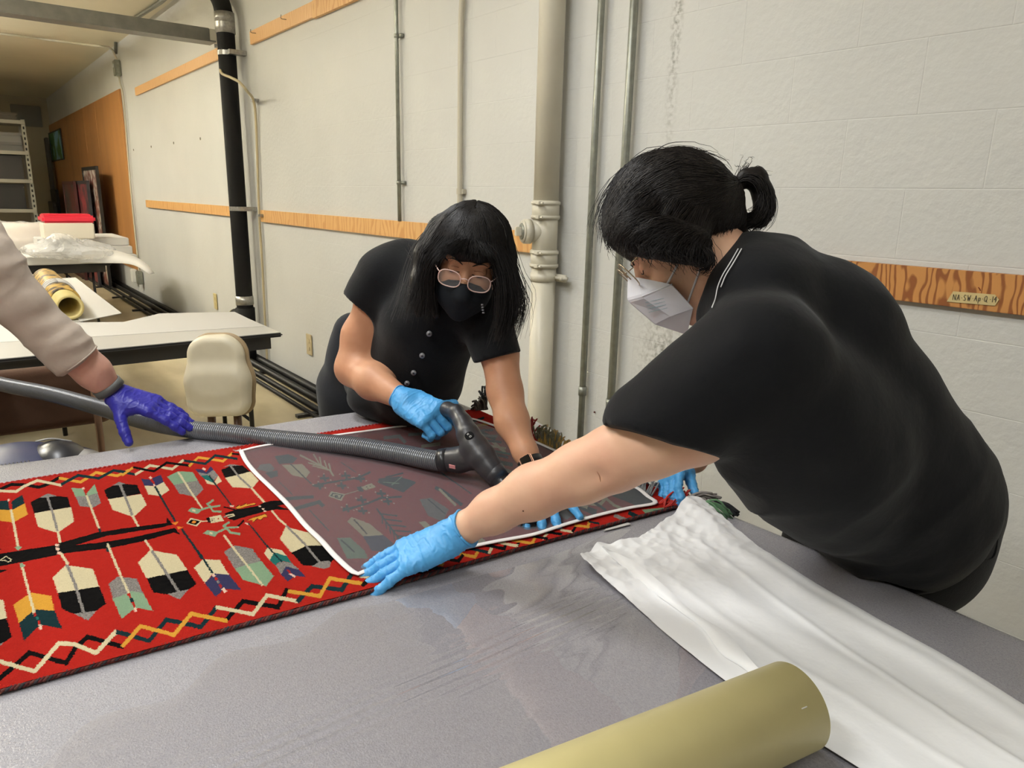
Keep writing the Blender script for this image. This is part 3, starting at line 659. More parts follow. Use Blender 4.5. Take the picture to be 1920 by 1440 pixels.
for k, s in enumerate((.62, .70, .78)):
    MB().tube([e0+dirv*s+r0*1.22*(np.array([0, 0, 1])*math.cos(t)+np.cross(dirv, [0, 0, 1])*math.sin(t)) for t in np.linspace(0, 6.28, 24)], .008, 6).build('tie', m_white, root, True)
# white sheets beside it
def sheet(px_pts, z, label, m=None, t=.004, cat='paper', name='paper_sheet'):
    P_ = [onz(x, y, z) for x, y in px_pts]; o = poly_slab(P_, z, z+t).build(name, m or m_white); tag(o, label, cat); return o
sheet(((105, 523), (142, 521), (228, 588), (150, 604), (120, 560)), .746, 'white sheet lying beside the yellow tube on the far table')
sheet(((-10, 606), (232, 604), (300, 588), (440, 585), (495, 612), (0, 642)), .7505, 'thin white paper runner lying on the nearer white table', t=.0015)
# things on far table: stacked white boards, clear bag, box with red lid, wrapped roll
z3 = .752
far = empty('board_stack', (-10, 1.0, z3), 'stack of white boards and sheets on the far table', 'boards')
lay = [((45, 492), (262, 493), (240, 473), (50, 474)), ((50, 488), (235, 484), (215, 466), (60, 468)), ((60, 482), (218, 478), (203, 460), (70, 462))]
zz = z3
for k, q in enumerate(lay):
    y0 = onz(*q[0], z3)[1]; y1 = onz(*q[1], z3)[1]; MB().box((-10.7+.25*k, y0, zz), (-9.02-.1*k, y1-.0, zz+.085), bev=.006).build('board', m_white, far); zz += .086
# curling sheet hanging off the right of the far table
c0 = onz(235, 483, .80)
xs = np.linspace(0, 1, 16); mbv = []
ca_ = smooth_path([W(150, 474, 7.75), W(205, 468, 7.7), W(245, 478, 7.6), W(272, 492, 7.5), W(290, 512, 7.45)], 16); cb_ = smooth_path([W(150, 492, 7.6), W(200, 493, 7.55), W(236, 494, 7.5), W(258, 500, 7.45), W(280, 514, 7.4)], 16)
for a_, b_ in zip(ca_, cb_): mbv += [a_, b_]
f = [(2*i, 2*i+1, 2*i+3, 2*i+2) for i in range(len(xs)-1)]
o = mesh_np('curled_sheet', mbv, f, m_white, None, True); md = o.modifiers.new('t', 'SOLIDIFY'); md.thickness = .004; tag(o, 'translucent white sheet curling off the edge of the far table', 'sheet')
m_box = mat('box_translucent', (222, 214, 198), rough=.35)
m_lid = mat('lid_red', (206, 42, 62), rough=.35)
m_bag = mat('clear_bag', (236, 236, 236), rough=.12); nt, N, b = nodes_of(m_bag); b.inputs['Transmission Weight'].default_value = 0; b.inputs['Alpha'].default_value = .36
def obox(name, q, dep, z0, z1, root, m, dx=.45, bev=.01):
    a_, b_ = W(*q[0], dep), W(*q[1], dep); y0, y1 = a_[1], b_[1]; xc = (a_[0]+b_[0])/2
    return MB().box((xc-dx, y0, z0), (xc+.02, y1, z1), bev=bev).build(name, m, root)
cb = W(130, 425, 7.7); root = empty('storage_box', (cb[0], cb[1], zz), 'white plastic box with a bright red lid on the far table', 'box')
zl = W(130, 418, 7.7)[2]
obox('box_body', ((80, 440), (183, 440)), 7.7, zz+.001, zl, root, m_box, .4)
obox('lid', ((76, 418), (185, 418)), 7.7, zl, zl+.075, root, m_lid, .42, .02)
MB().box((cb[0]-.3, cb[1]-.22, zl+.074), (cb[0]-.05, cb[1]+.22, zl+.09), bev=.005).build('lid_handle', m_lid, root)
# crumpled clear plastic bag around the box
bag = sdf_obj('plastic_bag', [ell(W(128, 468, 7.55), (.2, .42, .09), k=.05), ell(W(112, 458, 7.5), (.16, .16, .10), k=.05), ell(W(170, 474, 7.6), (.16, .24, .06), k=.05)], .028, m_bag)
displace(bag, lambda P_: .05*vnoise(P_, 9, 5)+.03*vnoise(P_, 21, 6)); bag.data.polygons.foreach_set('use_smooth', np.zeros(len(bag.data.polygons), bool)); tag(bag, 'crumpled clear plastic bag wrapped below the red lidded box', 'bag')
m_roll = mat('roll_cream', (226, 212, 196), rough=.3, var=.08, vscale=5, coat=.4)
c = W(20, 428, 8.0); ro = .20; c[2] = .752+ro+.0
root = empty('wrapped_roll', c, 'thick cream roll wrapped in clear plastic at the left of the far table', 'roll')
MB().tube([c+np.array([0, .42, 0]), c+np.array([0, .1, 0]), c+np.array([0, -.9, 0])], ro, 36).build('roll_body', m_roll, root, True)
o = sdf_obj('plastic_wrap', [cone(c+np.array([0, .45, 0]), c+np.array([0, -.8, 0]), ro+.015, ro+.015)], .03, m_bag, root); displace(o, lambda P_: .03*vnoise(P_, 10, 7))
root = empty('board_stack', (c[0]-.9, .3, .752), 'flat white boards stacked behind the wrapped roll', 'boards')
zt = .752
for k in range(6):
    MB().box((c[0]-1.6, -.7+.03*k, zt), (c[0]-.45, .75-.07*k+(.1 if k < 4 else 0), zt+.085), bev=.005).build('board', m_white, root); zt += .0855

# ------------------------------------------------------------------ chairs
m_beige = mat('vinyl_beige', (206, 196, 170), rough=.45, var=.12, vscale=7)
m_brown = mat('fabric_brown', (84, 56, 36), rough=.85, var=.25, vscale=6, bump=.3, bscale=300)
m_brownf = mat('chair_metal_brown', (122, 94, 72), rough=.35, metal=.4)
def cushion(name, c, h, M, m, parent, rad=.02, vox=.006, extra=None):
    return sdf_obj(name, [boxp(c, h, M, rad=rad)]+(extra or []), vox, m, parent)
# beige chair: back faces us at (410,700)
dch = 2.75; cB = W(408, 703, dch); zax = np.array([0, 0, 1.]); cam_dir = ray(408, 703); cam_dir[2] = 0; cam_dir /= np.linalg.norm(cam_dir)
nb = np.array([.80, -.55, .10]); nb /= np.linalg.norm(nb)       # cushion normal
upb = np.array([-.13, .06, 1.0]); upb -= upb.dot(nb)*nb; upb /= np.linalg.norm(upb); xb = np.cross(upb, nb); Mb = np.stack([xb, upb, nb], 1)
root = empty('padded_chair', (cB[0]-.1, cB[1], 0), 'beige vinyl padded chair between the white table and the work table', 'chair')
back = sdf_obj('backrest', [slab(cB+.03*upb, (.108, .125, .034), Mb, .085), slab(cB-.065*upb, (.122, .095, .036), Mb, .06, k=.05)], .005, m_beige, root)
displace(back, lambda P_: .006*vnoise(P_, 14, 8))
bp = [cB+xb*s*(.118 if t < 0 else .105)+upb*t-nb*.03 for s, t in ((1, .11), (1, 0), (1, -.14))]
sh = sdf_obj('back_shell', [slab(cB+.03*upb-nb*.034, (.113, .130, .010), Mb, .085), slab(cB-.065*upb-nb*.034, (.127, .10, .010), Mb, .06, k=.05)], .005, mat('shell_tan', (150, 128, 94), rough=.5), root)
sc = onz(285, 800, .50); sc = np.array([cB[0]+.33, cB[1]-.2, .47]); Ms = np.stack([xb, np.cross(zax, xb), zax], 1)
sc = cB+np.array([nb[0], nb[1], 0])/np.hypot(nb[0], nb[1])*.27; sc[2] = cB[2]-.30
sdf_obj('seat', [slab(sc, (.23, .22, .038), Ms, .12)], .008, m_beige, root)
MB().box(sc+Ms@np.array([0, .0, 0])-np.array([.2, .2, .05]), sc+np.array([.2, .2, -.033])).build('seat_pan', m_edge, root)
for s in (-1, 1):
    a = cB+xb*s*.05-nb*.045-upb*.08; MB().tube([a, a-upb*.16, sc-np.array([nb[0], nb[1], 0])*.24+xb*s*.05-zax*.04], .016, 8, flat=.6).build('back_support', mat('walnut_brown', (92, 64, 44), rough=.4), root, True)
for s in (-1, 1):
    for t in (-1, 1):
        a = sc+xb*s*.17+Ms[:, 1]*t*.17-zax*.04; MB().tube([a, np.array([a[0], a[1], 0])+xb*s*.04+Ms[:, 1]*t*.04], .011, 8).build('leg', m_leg, root, True)
# brown chair
root = empty('padded_chair', W(60, 780, 2.3)*np.array([1, 1, 0]), 'brown fabric chair with a dark brown back at the left edge', 'chair')
dpt = 2.45; cb2 = W(66, 747, dpt); nn = -ray(66, 747); nn[2] = 0; nn /= np.linalg.norm(nn); up2 = zax; x2 = np.cross(up2, nn); M2 = np.stack([x2, up2, nn], 1)
def up_cut(P_): return P_
sdf_obj('backrest', [slab(cb2-x2*.06, (.295, .108, .032), M2, .05), slab(cb2-x2*.06-zax*.02, (.285, .09, .034), M2, .04, k=.02)], .007, m_brown, root)
for s in (1, -1):
    q = W(183, 770, dpt); a = q if s == 1 else q-x2*.62
    a = a-nn*.035; MB().tube([a+zax*.10, a-zax*.1, np.array([a[0], a[1], .02])-nn*.1], .012, 10, flat=1.0).build('frame_post', m_brownf, root, True)
for s in (0, 1):
    a = W(183, 770, dpt)-x2*.62*s+nn*.38; MB().tube([np.array([a[0], a[1], .02]), np.array([a[0], a[1], .44])], .012, 10).build('leg', m_brownf, root, True)
sdf_obj('seat', [boxp(np.array([cb2[0], cb2[1], .46])-x2*.06+nn*.2, (.27, .03, .22), M2, rad=.028)], .009, m_brown, root)
# vacuum cleaner on the brown chair seat
m_vac = mat('vacuum_navy', (46, 50, 80), rough=.42); m_vacg = mat('vacuum_grey', (150, 148, 146), rough=.35); m_vacb = mat('vacuum_black', (40, 40, 44), rough=.3)
vc = W(62, 850, 2.12); vz = vc[2]
root = empty('canister_vacuum', (vc[0], vc[1], .49), 'navy and grey canister vacuum sitting on the brown chair, below the hose', 'vacuum')
xv = x2; yv = nn
sdf_obj('body_shell', [ell(vc-zax*.07-xv*.05, (.17, .17, .10), np.stack([xv, yv, zax], 1), k=.03), ell(vc-zax*.08+xv*.08, (.11, .14, .075), np.stack([xv, yv, zax], 1), k=.03), boxp(vc-zax*.16-xv*.02, (.2, .15, .05), np.stack([xv, yv, zax], 1), rad=.04, k=.03)], .006, m_vac, root)
sdf_obj('control_panel', [ell(vc-zax*.040+xv*.055+yv*.02, (.085, .10, .072), np.stack([xv, yv, zax], 1), k=.02)], .005, m_vacb, root)
a = W(60, 815, 2.02)
MB().tube(smooth_path([vc+xv*.01+zax*.035, vc+xv*.05+zax*.037, vc+xv*.10+zax*.02], 12), .004, 8, flat=.6).build('top_handle', m_vacg, root, True)
sdf_obj('side_panel', [ell(vc-zax*.062+xv*.115+yv*.05, (.075, .10, .062), np.stack([xv, yv, zax], 1), k=.02)], .004, m_vacg, root)
for k in range(8):
    c_ = vc+yv*.10+xv*(-.075+.009*k)+zax*.012; MB().tube([c_, c_+yv*.03-zax*.025], .0025, 6).build('vent_slot', m_vacb, root, True)
VAC = vc
# ================================================================== THE WOVEN RUG
RZ = .9135
A0, A1 = onz(0, 1292, RZ)[:2], onz(1290, 940, RZ)[:2]           # near edge
B0, B1 = onz(0, 908, RZ)[:2], onz(893, 767, RZ)[:2]             # far edge
def rug_xy(u, t): return (1-t)[..., None]*(A0+(A1-A0)*u[..., None])+t[..., None]*(B0+(B1-B0)*u[..., None])
C = dict(R=(184, 36, 27), K=(10, 9, 9), C=(222, 208, 168), G=(140, 134, 128), S=(140, 170, 136), T=(20, 48, 52), M=(222, 162, 58), N=(58, 56, 92), E=(38, 112, 104), P=(238, 200, 176), O=(232, 140, 50))
F1, F2, F3, F4 = (6, 0, 850), (6, 0, 1060), (6, 220, 840), (6, 220, 1000); F5 = (5.538, 420, 840); F6 = (6.4, 680, 940); F7 = (6, 440, 780)
FZ6 = (2.667, 0, 820); FZ5 = (3.692, 640, 720); FZ7 = (4, 960, 760); F8 = (6, 1080, 880)
RUG = []
def G_(fr, col, *pts): RUG.append((col, [(fr[1]+x/fr[0], fr[2]+y/fr[0]) for x, y in pts]))
def L_(fr, col, w, *pts):                                        # stroke: w in zoom units
    p = [np.array((fr[1]+x/fr[0], fr[2]+y/fr[0])) for x, y in pts]; w = w/fr[0]/2
    for a, b_ in zip(p[:-1], p[1:]):
        d = b_-a; l = np.linalg.norm(d); d = d/l; n = np.array([-d[1], d[0]])*w; e = d*w*.6
        RUG.append((col, [tuple(a-e+n), tuple(b_+e+n), tuple(b_+e-n), tuple(a-e-n)]))
# --- border bands, near side
L_(F2, 'K', 52, (-40, 1300), (0, 1265), (330, 975), (740, 1100), (845, 930), (985, 800), (1380, 915))
L_(F2, 'C', 50, (-300, 1000), (0, 1075), (390, 1190), (500, 1060), (660, 870), (840, 885), (1080, 985), (1300, 745))
L_(F4, 'T', 48, (0, 1110), (360, 1210), (550, 970), (940, 1055), (1115, 830)); L_(F2, 'T', 48, (1320, 745), (1440, 780))
L_(F4, 'M', 46, (60, 1270), (262, 1042), (635, 1142), (835, 905), (1225, 985))
L_(FZ6, 'K', 22, (1140, 905), (1215, 820), (1390, 850), (1435, 760)); L_(FZ6, 'C', 19, (1085, 850), (1265, 885), (1335, 790), (1490, 820))
L_(FZ6, 'T', 22, (1490, 820), (1560, 745), (1710, 765), (1755, 690)); L_(FZ6, 'M', 19, (1445, 770), (1600, 795), (1650, 705), (1820, 735))
L_(FZ6, 'K', 20, (1820, 735), (1850, 700)); L_(FZ5, 'C', 22, (130, 1330), (305, 1355), (325, 1320)); L_(FZ5, 'K', 26, (150, 1395), (215, 1330), (300, 1270), (560, 1300), (650, 1270)); L_(FZ5, 'T', 26, (400, 1290), (520, 1260), (700, 1280))
L_(F6, 'M', 36, (1080, 625), (1345, 670), (1390, 600)); L_(F6, 'K', 38, (960, 695), (1150, 720), (1200, 655)); L_(F6, 'T', 36, (1290, 570), (1530, 625))
L_(F6, 'C', 36, (1520, 620), (1555, 545)); L_(F6, 'K', 38, (1480, 530), (1700, 575), (1720, 510)); L_(F6, 'C', 32, (1640, 500), (1850, 540)); L_(F6, 'K', 36, (1850, 545), (1885, 475)); L_(F6, 'M', 36, (860, 740), (960, 760))
L_(FZ7, 'M', 20, (0, 1012), (150, 1038), (170, 1000)); L_(FZ7, 'C', 20, (230, 1000), (262, 965)); L_(FZ7, 'K', 20, (140, 978), (265, 1002)); L_(FZ7, 'K', 20, (250, 948), (370, 968)); L_(FZ7, 'C', 18, (370, 935), (455, 950))
L_(FZ7, 'K', 20, (455, 945), (475, 915)); L_(FZ7, 'M', 20, (475, 900), (570, 912), (578, 878)); L_(FZ7, 'T', 15, (580, 872), (650, 886)); L_(FZ7, 'C', 18, (0, 1050), (40, 1055))
L_(F8, 'T', 45, (600, 490), (740, 550)); L_(F8, 'G', 40, (440, 520), (600, 585)); G_(F8, 'S', (740, 450), (1010, 425), (1060, 465), (960, 520), (810, 520)); L_(F8, 'E', 30, (880, 470), (1000, 450)); G_(F8, 'S', (60, 520), (100, 510), (150, 570), (80, 580))
# --- border bands, far side
L_(F1, 'K', 34, (-60, 420), (0, 410), (130, 352), (290, 358), (440, 385), (540, 350), (665, 275)); L_(F1, 'C', 30, (-60, 400), (0, 425), (180, 435), (270, 375), (420, 308), (690, 362))
L_(F1, 'M', 30, (670, 282), (905, 325), (1080, 215), (1320, 250), (1440, 190)); L_(F1, 'T', 30, (695, 350), (880, 248), (1110, 280), (1280, 190), (1440, 212))
L_(F3, 'T', 30, (100, 275), (190, 295)); L_(F3, 'M', 26, (60, 300), (170, 222)); L_(F3, 'C', 28, (205, 295), (370, 192), (620, 235), (740, 138)); L_(F3, 'K', 26, (185, 215), (410, 260), (555, 162), (800, 195))
L_(F3, 'M', 26, (810, 200), (910, 108), (1190, 147), (1290, 62)); L_(F3, 'T', 26, (755, 142), (990, 178), (1100, 87), (1345, 120)); L_(F3, 'K', 22, (1295, 65), (1365, 70))
# --- upper row
G_(F1, 'T', (-30, 545), (95, 530), (112, 640), (-30, 632)); G_(F1, 'T', (130, 545), (250, 470), (278, 562), (140, 638)); G_(F1, 'M', (-30, 632), (112, 640), (140, 638), (280, 565), (312, 690), (150, 778), (-30, 755))
L_(F1, 'C', 28, (125, 640), (205, 1055)); L_(F1, 'P', 26, (95, 525), (98, 535)); L_(F1, 'R', 20, (105, 560), (115, 620)); G_(F1, 'S', (165, 1055), (205, 1040), (245, 1055), (205, 1095))
G_(F1, 'K', (345, 552), (440, 505), (640, 485), (760, 495), (798, 610), (385, 675)); G_(F1, 'G', (440, 505), (540, 455), (640, 485), (530, 500)); G_(F1, 'C', (385, 675), (800, 610), (835, 770), (665, 888), (600, 885), (428, 828))
L_(F1, 'G', 28, (530, 480), (600, 700), (650, 885)); L_(F1, 'C', 28, (650, 885), (678, 1010))
G_(F1, 'S', (800, 390), (930, 398), (965, 460), (1065, 345), (1100, 450), (985, 480), (850, 490)); G_(F1, 'G', (850, 488), (985, 480), (1100, 445), (1135, 560), (1050, 612), (900, 600))
L_(F1, 'C', 26, (975, 480), (1120, 860)); L_(F1, 'R', 18, (945, 400), (968, 465)); L_(F1, 'P', 24, (935, 390), (940, 400)); L_(F1, 'T', 30, (1118, 855), (1128, 885))
G_(F3, 'K', (-150, 472), (-60, 425), (80, 400), (225, 415), (262, 512), (-105, 575)); G_(F3, 'G', (-60, 420), (20, 378), (90, 400), (20, 415)); G_(F3, 'C', (-105, 575), (270, 515), (330, 640), (190, 770), (160, 770), (-50, 700))
L_(F3, 'G', 28, (25, 395), (90, 550), (170, 765)); L_(F3, 'C', 26, (172, 765), (238, 885))
G_(F3, 'N', (265, 343), (360, 352), (425, 425), (305, 420)); G_(F3, 'N', (378, 345), (490, 300), (522, 382), (425, 428)); G_(F3, 'C', (303, 420), (425, 430), (522, 382), (585, 475), (492, 540), (350, 522))
L_(F3, 'T', 22, (425, 435), (530, 620), (650, 820)); L_(F3, 'P', 26, (370, 328), (378, 338)); L_(F3, 'R', 16, (385, 350), (415, 400)); L_(F3, 'P', 18, (412, 410), (422, 425))
G_(F3, 'S', (560, 322), (690, 260), (850, 270), (905, 368), (635, 415)); G_(F3, 'G', (635, 413), (905, 365), (972, 462), (880, 550), (700, 512)); L_(F3, 'C', 22, (685, 270), (820, 480), (960, 685))
G_(F3, 'N', (875, 235), (960, 240), (1000, 270), (1050, 200), (1082, 242), (1012, 292), (905, 272)); G_(F3, 'G', (905, 270), (1012, 290), (1080, 240), (1135, 305), (1090, 362), (1012, 300), (940, 312)); G_(F3, 'E', (940, 312), (1012, 300), (1092, 360), (1090, 390), (990, 355)); G_(F3, 'C', (985, 352), (1090, 392), (1135, 305), (1175, 372), (1102, 415), (1008, 398))
L_(F3, 'T', 16, (1035, 310), (1160, 480), (1288, 655)); L_(F3, 'P', 22, (965, 230), (985, 238))
G_(F5, 'K', (-30, 225), (60, 185), (190, 178), (275, 245), (10, 305)); G_(F5, 'G', (-5, 195), (60, 165), (170, 178), (60, 185)); G_(F5, 'C', (10, 305), (275, 245), (362, 338), (292, 415), (90, 405))
L_(F5, 'G', 18, (65, 180), (160, 300), (285, 415)); L_(F5, 'C', 22, (285, 415), (425, 570))
# --- the two long figures
G_(F1, 'K', (-60, 1150), (0, 1130), (620, 1032), (660, 1012), (1100, 888), (1440, 838), (1440, 893), (1200, 928), (960, 1000), (850, 1032), (1130, 1002), (1440, 955), (1440, 1018), (1220, 1070), (900, 1105), (690, 1132), (440, 1187), (0, 1272), (-60, 1280))
G_(F3, 'K', (0, 912), (550, 842), (560, 782), (625, 860), (500, 892), (0, 968)); G_(F3, 'K', (0, 1042), (640, 900), (660, 910), (708, 978), (640, 950), (320, 1040), (0, 1110))
for q in ((640, 1032), (648, 1075), (663, 1120)): L_(F1, 'P', 32, (q[0]-10, q[1]), (q[0]+12, q[1]+4))
L_(F1, 'C', 9, (0, 1198), (70, 1162), (130, 1197), (100, 1222)); L_(F1, 'C', 9, (0, 1205), (60, 1205), (90, 1222)); G_(F1, 'K', (-20, 1310), (85, 1312), (-20, 1352)); G_(F1, 'K', (-20, 1070), (22, 1078), (-20, 1090))
G_(F3, 'O', (618, 842), (692, 823), (655, 868)); G_(F3, 'O', (668, 880), (742, 890), (682, 915))
G_(F3, 'S', (790, 712), (830, 670), (962, 690), (900, 742)); L_(F3, 'S', 22, (950, 692), (1050, 662), (1012, 630), (1075, 588)); L_(F3, 'S', 22, (1040, 660), (1080, 712), (1165, 718)); L_(F3, 'S', 20, (1050, 665), (1150, 650)); L_(F3, 'C', 22, (850, 703), (870, 706))
G_(F3, 'C', (772, 850), (825, 785), (955, 822), (890, 884)); G_(F3, 'K', (792, 848), (832, 802), (935, 826), (882, 868)); G_(F3, 'O', (832, 842), (855, 818), (890, 830), (865, 852)); L_(F3, 'C', 12, (950, 828), (1040, 820))
G_(F3, 'K', (1000, 790), (1040, 780), (1060, 845), (1020, 835)); G_(F3, 'C', (1035, 780), (1160, 753), (1202, 820), (1055, 847)); [L_(F3, 'K', 9, (x, y), (x+8, y)) for x, y in ((1062, 800), (1085, 797), (1065, 820), (1090, 825))]; L_(F3, 'R', 12, (1132, 795), (1140, 798))
G_(F5, 'K', (5, 680), (110, 642), (350, 602), (420, 562), (480, 550), (610, 545), (650, 582), (560, 602), (690, 645), (540, 640), (440, 655), (200, 722), (105, 752), (50, 735))
L_(F3, 'G', 14, (1200, 780), (1230, 765)); L_(F3, 'C', 12, (1225, 762), (1300, 745), (1320, 760), (1240, 785)); 
L_(F5, 'K', 13, (0, 612), (110, 640)); L_(F5, 'K', 18, (205, 755), (140, 822)); L_(F5, 'P', 16, (65, 603), (98, 605)); L_(F5, 'P', 16, (225, 785), (255, 795)); L_(F5, 'P', 14, (135, 822), (150, 825))
for (pp) in (((118, 622), (160, 596), (170, 608), (235, 576), (240, 590), (315, 568), (330, 580), (232, 606), (140, 632)), ((240, 758), (262, 742), (310, 722), (345, 715), (430, 688), (448, 716), (405, 720), (378, 748), (345, 730), (303, 770), (285, 748))): 
    G_(F5, 'K', *[(x+(4 if x > 250 else -4), y+(6 if i > 4 else -6)) for i, (x, y) in enumerate(pp)]); G_(F5, 'M', *pp)
for q in ((370, 605), (405, 635), (425, 657)): L_(F5, 'P', 16, (q[0]-6, q[1]), (q[0]+8, q[1]))
L_(F5, 'C', 20, (500, 655), (560, 730), (650, 808))
G_(F3, 'S', (965, 962), (1012, 925), (1142, 945), (1095, 1002)); L_(F3, 'S', 22, (1140, 945), (1232, 902), (1195, 880), (1260, 835)); L_(F3, 'S', 20, (1230, 900), (1350, 892)); L_(F3, 'S', 24, (1225, 900), (1272, 955), (1375, 968)); L_(F3, 'C', 20, (1045, 958), (1065, 962))
# --- lower row
G_(F2, 'C', (-20, 385), (38, 392), (75, 588), (-20, 612)); G_(F2, 'K', (-20, 612), (75, 588), (132, 800), (40, 860), (-20, 880)); G_(F2, 'G', (-20, 880), (45, 860), (-20, 930))
G_(F2, 'M', (150, 440), (350, 305), (572, 342), (615, 512), (400, 495), (215, 645)); G_(F2, 'T', (215, 645), (360, 518), (400, 498), (615, 510), (697, 712), (480, 668), (420, 690), (270, 842)); L_(F2, 'C', 30, (245, 0), (385, 535)); L_(F2, 'P', 24, (235, 5), (270, 0)); L_(F2, 'R', 28, (392, 540), (400, 560)); L_(F2, 'E', 30, (415, 585), (422, 600)); L_(F2, 'R', 28, (435, 630), (442, 650)); L_(F2, 'P', 36, (450, 675), (455, 708)); G_(F1, 'S', (215, 1240), (250, 1235), (285, 1270), (230, 1285))
G_(F2, 'C', (592, 140), (740, 2), (1045, 42), (1117, 242), (650, 312)); G_(F2, 'K', (650, 312), (1117, 242), (1195, 430), (1075, 515), (830, 545), (700, 490)); G_(F2, 'G', (830, 545), (1085, 512), (992, 620)); L_(F2, 'G', 34, (755, 0), (850, 230), (950, 560)); L_(F1, 'C', 30, (690, 1132), (762, 1245))
G_(F4, 'G', (-96, 570), (0, 490), (215, 510), (295, 680), (115, 690), (-50, 738)); G_(F4, 'S', (-52, 735), (115, 680), (160, 650), (293, 675), (400, 872), (230, 838), (185, 850), (45, 960)); L_(F4, 'C', 28, (-110, 120), (-20, 345), (130, 680)); L_(F4, 'R', 28, (128, 685), (145, 720)); L_(F4, 'T', 34, (155, 740), (172, 765)); L_(F4, 'R', 26, (175, 780), (192, 825)); L_(F4, 'P', 34, (198, 845), (205, 870)); L_(F1, 'T', 26, (1205, 1075), (1215, 1105))
G_(F4, 'C', (233, 330), (370, 190), (670, 242), (787, 412), (330, 512)); G_(F4, 'K', (330, 512), (787, 412), (890, 572), (805, 630), (560, 688), (405, 665)); G_(F4, 'G', (565, 685), (805, 628), (702, 742)); L_(F4, 'G', 32, (385, 190), (540, 430), (685, 650)); L_(F4, 'C', 26, (315, 80), (388, 190))
G_(F4, 'C', (865, 387), (965, 290), (1155, 298), (1258, 467), (1070, 460), (985, 562)); G_(F4, 'N', (985, 562), (1075, 462), (1100, 450), (1258, 467), (1398, 642), (1200, 622), (1110, 717)); L_(F4, 'T', 24, (755, 0), (950, 262), (1070, 445)); L_(F4, 'P', 28, (1080, 470), (1090, 480)); L_(F4, 'R', 26, (1105, 500), (1115, 515)); L_(F4, 'G', 26, (1130, 540), (1138, 555)); L_(F4, 'R', 24, (1155, 580), (1170, 605)); L_(F4, 'P', 34, (1190, 625), (1215, 655)); L_(F3, 'T', 24, (728, 918), (850, 1090), (950, 1245))
G_(F5, 'G', (0, 1075), (110, 1010), (292, 1042), (385, 1172), (110, 1247)); G_(F5, 'S', (110, 1247), (385, 1172), (517, 1330), (440, 1435), (200, 1370)); L_(F5, 'C', 22, (0, 910), (180, 1140), (400, 1425))
G_(F5, 'C', (418, 1092), (450, 1035), (600, 1060), (652, 1122), (518, 1085), (475, 1167)); G_(F5, 'E', (475, 1167), (520, 1085), (652, 1122), (705, 1192), (592, 1172), (535, 1217)); G_(F5, 'G', (535, 1217), (592, 1175), (705, 1192), (782, 1262), (645, 1228), (592, 1312)); G_(F5, 'N', (592, 1312), (645, 1228), (782, 1262), (852, 1340), (745, 1325), (662, 1387)); L_(F5, 'T', 16, (255, 785), (450, 1020), (600, 1180)); L_(F5, 'P', 22, (690, 1305), (735, 1335)); L_(F5, 'R', 16, (660, 1265), (690, 1300))
G_(F5, 'C', (580, 942), (640, 820), (890, 880), (1022, 1012), (860, 1018), (700, 1087)); G_(F5, 'K', (700, 1087), (860, 1015), (1022, 1010), (1150, 1145), (1095, 1200), (920, 1218), (820, 1217)); G_(F5, 'G', (905, 1225), (1000, 1175), (1085, 1165), (1110, 1190), (1095, 1232), (1050, 1250)); L_(F5, 'G', 22, (650, 812), (830, 990), (1000, 1190))
# --- beneath the netting
G_(F7, 'G', (250, 600), (290, 545), (400, 535), (450, 590), (410, 640)); G_(F7, 'T', (340, 640), (480, 615), (490, 680), (405, 700)); G_(F7, 'T', (450, 455), (600, 430), (705, 470), (655, 530), (500, 542)); G_(F7, 'C', (530, 552), (760, 540), (850, 632), (800, 702), (650, 672)); L_(F7, 'T', 14, (630, 542), (860, 765))
L_(F7, 'C', 20, (740, 440), (960, 552), (1070, 610), (1110, 668)); L_(F7, 'C', 16, (890, 430), (960, 550)); L_(F7, 'C', 16, (955, 460), (975, 550)); L_(F7, 'C', 16, (1008, 500), (1040, 595)); L_(F7, 'C', 18, (1060, 535), (1085, 625)); L_(F7, 'C', 14, (830, 525), (1010, 575)); L_(F7, 'C', 14, (880, 560), (1040, 600))
L_(F7, 'T', 22, (880, 785), (1100, 742), (1400, 692), (1520, 632)); L_(F7, 'T', 24, (1220, 1065), (1500, 985), (1640, 925), (1870, 910))
for (x, y) in ((1010, 700), (1250, 670), (1410, 705), (950, 790), (1205, 785), (1430, 945), (1650, 875), (1720, 965), (1440, 1070), (1270, 1045)):
    L_(F7, 'T', 26, (x-45, y), (x+45, y)); L_(F7, 'T', 26, (x-8, y-32), (x+12, y+32)); L_(F7, 'P', 13, (x-70, y-18), (x-62, y-16)); L_(F7, 'P', 13, (x+66, y+20), (x+74, y+22)); L_(F7, 'P', 12, (x-12, y-48), (x-4, y-48))
G_(F7, 'C', (1055, 905), (1085, 848), (1245, 880), (1200, 958)); G_(F7, 'T', (1075, 900), (1100, 865), (1220, 890), (1190, 940)); G_(F7, 'C', (1095, 900), (1112, 878), (1200, 893), (1180, 925)); L_(F7, 'T', 16, (1130, 900), (1160, 904)); L_(F7, 'C', 9, (1240, 885), (1390, 840)); G_(F7, 'T', (1370, 800), (1440, 790), (1450, 855), (1400, 850)); G_(F7, 'C', (1420, 800), (1540, 755), (1592, 800), (1470, 838)); L_(F7, 'K', 8, (1480, 800), (1490, 800)); L_(F7, 'K', 8, (1520, 790), (1530, 790)); L_(F7, 'K', 8, (1495, 820), (1505, 818))
G_(F7, 'T', (1600, 740), (1700, 688), (1900, 700), (1980, 720), (1960, 800), (1850, 842), (1650, 770)); L_(F7, 'S', 9, (1620, 745), (1760, 755), (1870, 785)); L_(F7, 'S', 9, (1790, 775), (1820, 750)); L_(F7, 'K', 20, (1700, 690), (1890, 645))
